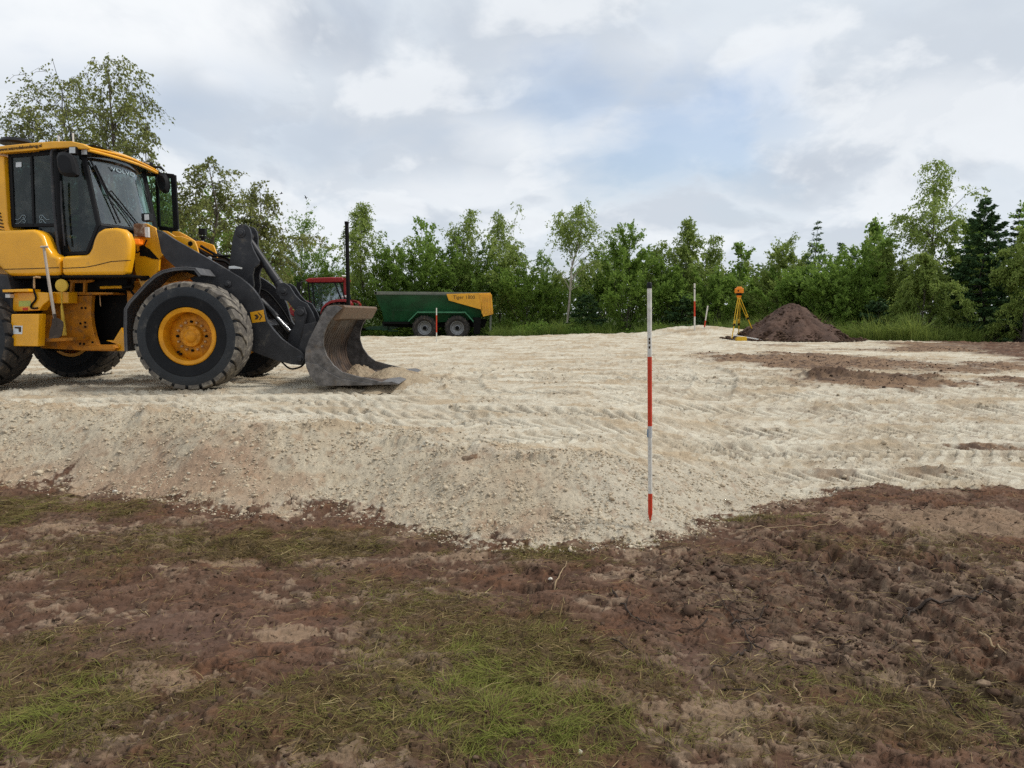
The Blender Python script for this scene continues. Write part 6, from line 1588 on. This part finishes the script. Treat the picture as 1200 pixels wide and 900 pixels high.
# the tree line
GL = 'trees along the far edge of the site'
rows = [
 (352, 268, 41, 62, 'bush', 'young broadleaf tree with a wispy top left of the tractor', dict(nleaf=5200, t0=.15, sparse_top=.6)),
 (318, 300, 42, 80, 'bush', 'rounded bush just left of the wispy young tree', dict(nleaf=6500, t0=.03, stems=3)),
 (385, 296, 43, 70, 'bush', 'low broadleaf tree directly above the tractor roof', dict(nleaf=6500, t0=.03, stems=3)),
 (424, 240, 41, 78, 'birch', 'pointed light green birch behind the black mast', dict(nleaf=9500, t0=.12, elev=1.05, droop=.2, sparse_top=.5)),
 (455, 292, 41, 60, 'bush', 'low round tree above the front of the green trailer', dict(nleaf=6000, t0=.03, stems=3)),
 (496, 270, 42.5, 56, 'poplar', 'poplar with large leaves and a loose top above the trailer', dict(nleaf=1700, leaf=.15, t0=.3, elev=1.0)),
 (488, 300, 41, 90, 'bush', 'dense broad tree right behind the middle of the green trailer', dict(nleaf=9500, t0=.03, stems=3)),
 (541, 243, 42, 66, 'birch', 'slim birch with a tip bent to the right behind the yellow trailer panel', dict(nleaf=8500, t0=.12, lean=(.5, 0), elev=1.05, droop=.25, sparse_top=.5)),
 (525, 290, 41.2, 70, 'bush', 'leafy tree between the two birches behind the trailer', dict(nleaf=7500, t0=.03, stems=3)),
 (584, 250, 40.5, 74, 'birch', 'full birch just right of the trailer tail', dict(nleaf=9500, t0=.10, elev=.9, droop=.25, sparse_top=.4)),
 (560, 300, 41, 70, 'bush', 'low dense tree behind the trailer tail', dict(nleaf=7500, t0=.02, stems=3)),
 (617, 318, 39, 70, 'bush', 'low dark bush in the dip left of the leaning birch', dict(nleaf=7500, t0=.02, stems=4)),
 (664, 243, 37.5, 84, 'birch', 'birch with a bare pale leaning trunk', dict(nleaf=6000, t0=.36, lean=(.75, 0), elev=.85, droop=.35, bark='birchbark', trunk_r=.075, sparse_top=.4)),
 (640, 322, 39.5, 60, 'bush', 'small bush behind the bare leaning birch trunk', dict(nleaf=5500, t0=.02, stems=3)),
 (702, 295, 40, 66, 'bush', 'round topped tree right of the leaning birch', dict(nleaf=8000, t0=.02, stems=3)),
 (688, 345, 37.5, 70, 'spruce', 'low dark spruce at the foot of the round topped tree', dict(nleaf=7000, leaf=.10, t0=.02)),
 (737, 281, 36, 76, 'bush', 'dense egg shaped light green tree left of the near ranging pole', dict(nleaf=11500, t0=.02, stems=4, elev=1.1)),
 (772, 288, 38.5, 58, 'birch', 'thin feathery birch behind the near ranging pole', dict(nleaf=5500, t0=.15, sparse_top=.5, elev=1.0)),
 (806, 260, 37.5, 64, 'birch', 'tall full birch above the upright far ranging pole', dict(nleaf=9500, t0=.10, elev=1.0, droop=.3, sparse_top=.4, bark='birchbark')),
 (782, 318, 36.5, 66, 'bush', 'dark bush between the near ranging pole and the far one', dict(nleaf=7500, t0=.02, stems=3)),
 (835, 272, 38.5, 40, 'birch', 'narrow birch just right of the tall full birch', dict(nleaf=4200, t0=.15, sparse_top=.5)),
 (842, 322, 36, 60, 'bush', 'low bush behind the short leaning ranging pole', dict(nleaf=6500, t0=.02, stems=3)),
 (868, 294, 37, 36, 'poplar', 'small dark leafy tree standing right above the tripod', dict(nleaf=1500, leaf=.15, t0=.2, elev=1.0)),
 (880, 338, 38, 66, 'bush', 'low green bush right behind the laser level', dict(nleaf=6500, t0=.02, stems=3)),
 (912, 294, 35, 66, 'bush', 'greyish green round tree behind the soil heap top', dict(nleaf=7800, t0=.02, stems=3, mat='birchleaf')),
 (957, 256, 33, 46, 'spruce', 'young spruce with a long bare leader right of the soil heap top', dict(nleaf=3400, leaf=.10, t0=.05, sparse_top=.5)),
 (935, 318, 33, 70, 'bush', 'dark green bush close behind the soil heap', dict(nleaf=8000, t0=.02, stems=3)),
 (985, 282, 34, 44, 'spruce', 'second young spruce with a thin top next to the long leader', dict(nleaf=4200, leaf=.10, t0=.05, sparse_top=.3)),
 (978, 318, 31, 86, 'bush', 'dark bush leaning over the right slope of the soil heap', dict(nleaf=11000, t0=.02, stems=4)),
 (1026, 268, 34, 34, 'poplar', 'slim sapling with a leafy knob on top', dict(nleaf=1300, leaf=.17, t0=.35, elev=1.0)),
 (1010, 302, 33, 78, 'bush', 'broad green tree below the slim sapling', dict(nleaf=9500, t0=.02, stems=3)),
 (1052, 292, 32, 84, 'bush', 'broad yellow green tree left of the tall birch', dict(nleaf=10500, t0=.02, stems=3, mat='birchleaf')),
 (1098, 188, 31, 92, 'birch', 'tall thin topped birch at the right, highest in its row', dict(nleaf=10000, t0=.25, elev=.6, droop=.3, sparse_top=.55, leaf=.085)),
 (1084, 298, 28, 92, 'birch', 'weeping light green birch bush hanging down to the tall grass', dict(nleaf=12500, t0=.05, elev=.9, droop=.9, mat='birchleaf', leaf=.08)),
 (1156, 232, 28, 108, 'spruce', 'large dark spruce at the right edge', dict(nleaf=26000, leaf=.11, t0=.03)),
 (1135, 270, 31, 80, 'bush', 'green tree between the tall birch and the large dark spruce', dict(nleaf=9500, t0=.02, stems=3)),
 (1196, 240, 30, 46, 'spruce', 'slender spruce tip at the very right edge', dict(nleaf=6000, leaf=.10, t0=.03)),
 (1208, 262, 26, 70, 'birch', 'light green birch cut by the right edge of the photo', dict(nleaf=9500, t0=.05, elev=.9, droop=.6, leaf=.085)),
 (-120, 215, 34, 150, 'bush', 'tall bushy tree beyond the left edge behind the loader', dict(nleaf=7000, leaf=.12, t0=.02, stems=3)),
 (-260, 235, 36, 170, 'bush', 'broad tree farther out beyond the left edge', dict(nleaf=7000, leaf=.13, t0=.02, stems=3)),
 (1245, 250, 28, 110, 'bush', 'broad tree beyond the right edge of the view', dict(nleaf=8000, leaf=.12, t0=.02, stems=3)),
 (1030, 352, 29.5, 84, 'spruce', 'low wide dark spruce behind the bright tall grass', dict(nleaf=8500, leaf=.10, t0=.0)),
 (800, 345, 35.5, 70, 'spruce', 'low dark spruce behind the upright far ranging pole', dict(nleaf=6500, leaf=.10, t0=.0)),
]
for i, (px, yt, Y, w, kind, lab, kw) in enumerate(rows):
    kw = dict(kw); kw.setdefault('leaf', .095)
    if kind == 'bush' and yt > 285 and yt < 340: yt += 7 + (i % 3) * 5
    if kind != 'poplar': kw['nleaf'] = int(kw['nleaf'] * (2.1 if kind == 'bush' else 1.8)); kw['leaf'] *= 1.08
    T(px, yt, Y, w, kind, 200 + i * 7, lab, group=GL, **kw)

# thicket behind and undergrowth in front (nobody could count them)
def thicket():
    rs = np.random.RandomState(77); n = 115000
    x = rs.uniform(-58, 40, n); y = rs.uniform(42, 51, n)
    top = 3.6 + .75 * fbm(x, y * 0 + 3, 4.0, 3, 70) + .7 * fbm(x, y * 0, 1.1, 3, 71) - .02 * np.abs(x)
    top = top + 1.1 * sst(8, 16, x)
    z = .2 + (top) * rs.rand(n) ** .8
    c = fbm(x, z * 1.3 + y * .4, .9, 3, 72)
    k = c > -.75
    x, y, z = x[k], y[k], z[k]; n = len(x)
    P = np.stack([x, y, z], 1)
    vs, f = leaf_quads(P, rs.randn(n, 3), .22 * rs.uniform(.6, 1.3, n), .14 * rs.uniform(.7, 1.3, n), rs)
    o = np_mesh('thicket', vs, f, 'darkleaf', tint=np.clip(.4 + .25 * rs.randn(n) + .2 * c[k], 0, 1), loc=(0, 46, 0)); tag(o, 'dense dark green thicket filling in behind the tree line', 'thicket', None, 'stuff')
    # low brambles and shoots
    n = 60000
    x = rs.uniform(-14, 21, n); yoff = 3.2 * (x < 0); yy = yoff + np.interp(x, [-30, 5, 6.5, 10, 11, 14, 22], [34.6, 34.6, 33.2, 32.4, 30.6, 28.6, 28.5]) + rs.rand(n) * 3.6
    h = .55 + .5 * fbm(x, yy, 1.5, 3, 73)
    z = zbase(x, yy) + np.clip(h, .1, 1.4) * rs.rand(n) ** .9
    P = np.stack([x, yy, z], 1); vs, f = leaf_quads(P, rs.randn(n, 3) + np.array([[0, 0, .5]]), .13 * rs.uniform(.6, 1.3, n), .07 * rs.uniform(.7, 1.3, n), rs)
    cc = fbm(x, yy, .7, 3, 74)
    o = np_mesh('undergrowth', vs, f, 'bushleaf', tint=np.clip(.38 + .3 * cc + .2 * rs.randn(n), 0, 1), loc=(0, 34, 0)); tag(o, 'low brambles and shoots along the foot of the trees', 'undergrowth', None, 'stuff')
    # tall grass
    n = 52000
    x = rs.uniform(-13, 22, n)
    ye = np.interp(x, [-30, 5, 6.5, 10, 11, 14, 22], [33.9, 33.9, 32.5, 31.5, 28.8, 25.9, 25.5])
    y = ye + 3.5 * rs.rand(n) ** 1.3
    bright = sst(8.5, 10.5, x) * (1 - sst(15.5, 16.8, x)); mid = (x > 6.5) * (x < 10.5)
    hh = fbm(x, y, 1.0, 3, 75)
    k = rs.rand(n) < (x > -1.0) * np.clip(.20 + .45 * bright + .3 * mid + .7 * hh, .03, 1) * (1 - .85 * sst(16.2, 17, x))
    x, y, bright, hh = x[k], y[k], bright[k], hh[k]; n = len(x)
    z = zbase(x, y) - .02
    L = (.35 + .40 * rs.rand(n) + .40 * bright + .5 * hh).clip(.12, 1.5)
    blades(np.stack([x, y, z], 1), L, rs.uniform(.014, .028, n), rs.rand(n) * 6.28, rs.uniform(1.0, 1.5, n), rs.uniform(.2, 1.1, n), 'tall_grass', 'reed',
           np.clip(.32 + .42 * bright + .2 * hh + .18 * rs.randn(n), 0, 1), 'tall unmown grass along the far edge of the sand', 'tall grass', (0, 30, 0))
thicket()
# ================================================================== SKY, SUN, CAMERA
SUN_EL, SUN_AZ = 50, 84            # azimuth clockwise from +Y (north), the sun stands behind the camera to the right
w = bpy.data.worlds.new('World'); SC.world = w; w.use_nodes = True
nt = w.node_tree; nt.nodes.clear(); t = NT(nt)
out = t.n('ShaderNodeOutputWorld')
sky = t.n('ShaderNodeTexSky', sky_type='NISHITA'); sky.sun_disc = False; sky.sun_elevation = R(SUN_EL); sky.sun_rotation = R(SUN_AZ)
sky.air_density = 1.0; sky.dust_density = 2.5; sky.ozone_density = 1.0
bg1 = t.n('ShaderNodeBackground'); bg1.inputs[1].default_value = .13; t.l(sky.outputs[0], bg1.inputs[0])
tc = t.n('ShaderNodeTexCoord').outputs['Generated']
sep = t.n('ShaderNodeSeparateXYZ'); t.l(tc, sep.inputs[0])
# cloud sheet: direction projected on a high plane, softened towards the horizon
zz = t.math('ADD', t.math('MAXIMUM', sep.outputs['Z'], 0), .42)
cx = t.math('DIVIDE', sep.outputs['X'], zz); cy = t.math('DIVIDE', sep.outputs['Y'], zz)
cmb = t.n('ShaderNodeCombineXYZ'); t.l(cx, cmb.inputs[0]); t.l(cy, cmb.inputs[1])
mp = t.n('ShaderNodeMapping'); mp.inputs['Location'].default_value = (3.1, 1.7, 0); t.l(cmb.outputs[0], mp.inputs['Vector'])
wn = t.n('ShaderNodeTexNoise'); wn.inputs['Scale'].default_value = 1.2; wn.inputs['Detail'].default_value = 3; t.l(mp.outputs[0], wn.inputs['Vector'])
wm = t.n('ShaderNodeVectorMath', operation='MULTIPLY_ADD'); t.l(wn.outputs['Color'], wm.inputs[0]); wm.inputs[1].default_value = (.35, .35, 0); t.l(mp.outputs[0], wm.inputs[2])
n1 = t.noise(2.6, 9, .53, wm.outputs[0]); n2 = t.noise(4.2, 9, .54, wm.outputs[0]); n3 = t.noise(.75, 4, .5, wm.outputs[0])
def dirblob(px, py, rad, soft=.5, sx=1.0, warp=.0):
    """smooth patch of sky around the direction of a photo pixel; rad in radians, sx squashes height"""
    d = Vector(ray(px, py)).normalized()
    r = Vector((d.y, -d.x, 0)).normalized(); u = r.cross(d)
    def dot(v):
        nd = t.n('ShaderNodeVectorMath', operation='DOT_PRODUCT'); t.l(tc, nd.inputs[0]); nd.inputs[1].default_value = v; return nd.outputs['Value']
    a = t.math('DIVIDE', dot(r), rad); b = t.math('DIVIDE', dot(u), rad * sx)
    q = t.math('SQRT', t.math('ADD', t.math('MULTIPLY', a, a), t.math('MULTIPLY', b, b)))
    q = t.math('ADD', q, t.math('MULTIPLY', t.math('SUBTRACT', n2, .5), 3.2)); q = t.math('ADD', q, t.math('MULTIPLY', t.math('GREATER_THAN', 0.0, dot(d)), 9.0))
    return t.ramp(q, 1 - soft, 1 + soft * .6, 1, 0)
blue = t.ramp(t.math('ADD', n1, t.math('MULTIPLY', n3, .35)), .50, .66, .22, 0)
for (px, py, rad, sx, k) in ((780, 155, .12, .65, .95), (690, 105, .09, .8, .75), (210, 120, .12, .45, .45), (900, 130, .06, .9, .5), (830, 180, .08, .6, .5)):
    blue = t.math('MAXIMUM', blue, t.math('MULTIPLY', dirblob(px, py, rad, .8, sx), k))
blue = t.math('MULTIPLY', blue, .8)
grey = t.ramp(n2, .47, .61, 0, .45)
for (px, py, rad, sx, k) in ((360, 35, .12, .45, .85), (620, 35, .15, .4, .6), (960, 195, .12, .3, .65), (470, 155, .22, .35, .50), (1050, 100, .2, .4, .4), (800, 90, .1, .4, .4), (100, 150, .15, .4, .35), (1180, 60, .2, .5, .45)):
    grey = t.math('MAXIMUM', grey, t.math('MULTIPLY', dirblob(px, py, rad, .9, sx), k))
lite = t.ramp(n1, .49, .57, 0, .6)
for (px, py, rad, sx, k) in ((170, 45, .16, .5, .95), (250, 90, .06, .5, .8), (620, 165, .07, .4, .6), (550, 230, .12, .25, .5), (1080, 130, .14, .25, .5), (660, 60, .08, .3, .3), (760, 60, .1, .3, .3)):
    lite = t.math('MAXIMUM', lite, t.math('MULTIPLY', dirblob(px, py, rad, .8, sx), k))
CB = (.60, .648, .70)
col = t.mixc(grey, CB, (.40, .445, .515)); col = t.mixc(lite, col, (.76, .78, .80))
hz = t.ramp(sep.outputs['Z'], .0, .10, .35, 0); col = t.mixc(hz, col, (.70, .72, .76))
bg2 = t.n('ShaderNodeBackground'); bg2.inputs[1].default_value = 1.0; t.l(col, bg2.inputs[0])
mx = t.n('ShaderNodeMixShader'); t.l(t.math('SUBTRACT', 1.0, blue), mx.inputs[0]); t.l(bg1.outputs[0], mx.inputs[1]); t.l(bg2.outputs[0], mx.inputs[2]); t.l(mx.outputs[0], out.inputs[0])
try: w.cycles.sampling_method = 'MANUAL'; w.cycles.sample_map_resolution = 512
except Exception: pass

sl = bpy.data.lights.new('sun', 'SUN'); sl.energy = 2.1; sl.angle = R(9); sl.color = (1, .95, .87)
so = bpy.data.objects.new('sun', sl); COL.objects.link(so)
d = V(math.sin(R(SUN_AZ)) * math.cos(R(SUN_EL)), math.cos(R(SUN_AZ)) * math.cos(R(SUN_EL)), math.sin(R(SUN_EL)))
so.rotation_euler = (-d).to_track_quat('-Z', 'Y').to_euler(); so.location = (10, -10, 20)

cam = bpy.data.cameras.new('camera'); cam.lens = 36 * F / 1200; cam.sensor_width = 36; cam.clip_start = .05; cam.clip_end = 5000
co = bpy.data.objects.new('camera', cam); COL.objects.link(co); co.location = (0, 0, CAMZ); co.rotation_euler = (math.pi / 2 - PITCH, 0, 0)
SC.camera = co
vs_ = SC.view_settings; vs_.view_transform = 'Standard'; vs_.look = 'None'; vs_.exposure = 0.32; vs_.gamma = 1; vs_.use_curve_mapping = False
SC.cycles.max_bounces = 6; SC.cycles.transparent_max_bounces = 16; SC.cycles.diffuse_bounces = 3; SC.cycles.glossy_bounces = 3; SC.cycles.caustics_reflective = False; SC.cycles.caustics_refractive = False
SC.cycles.use_denoising = False
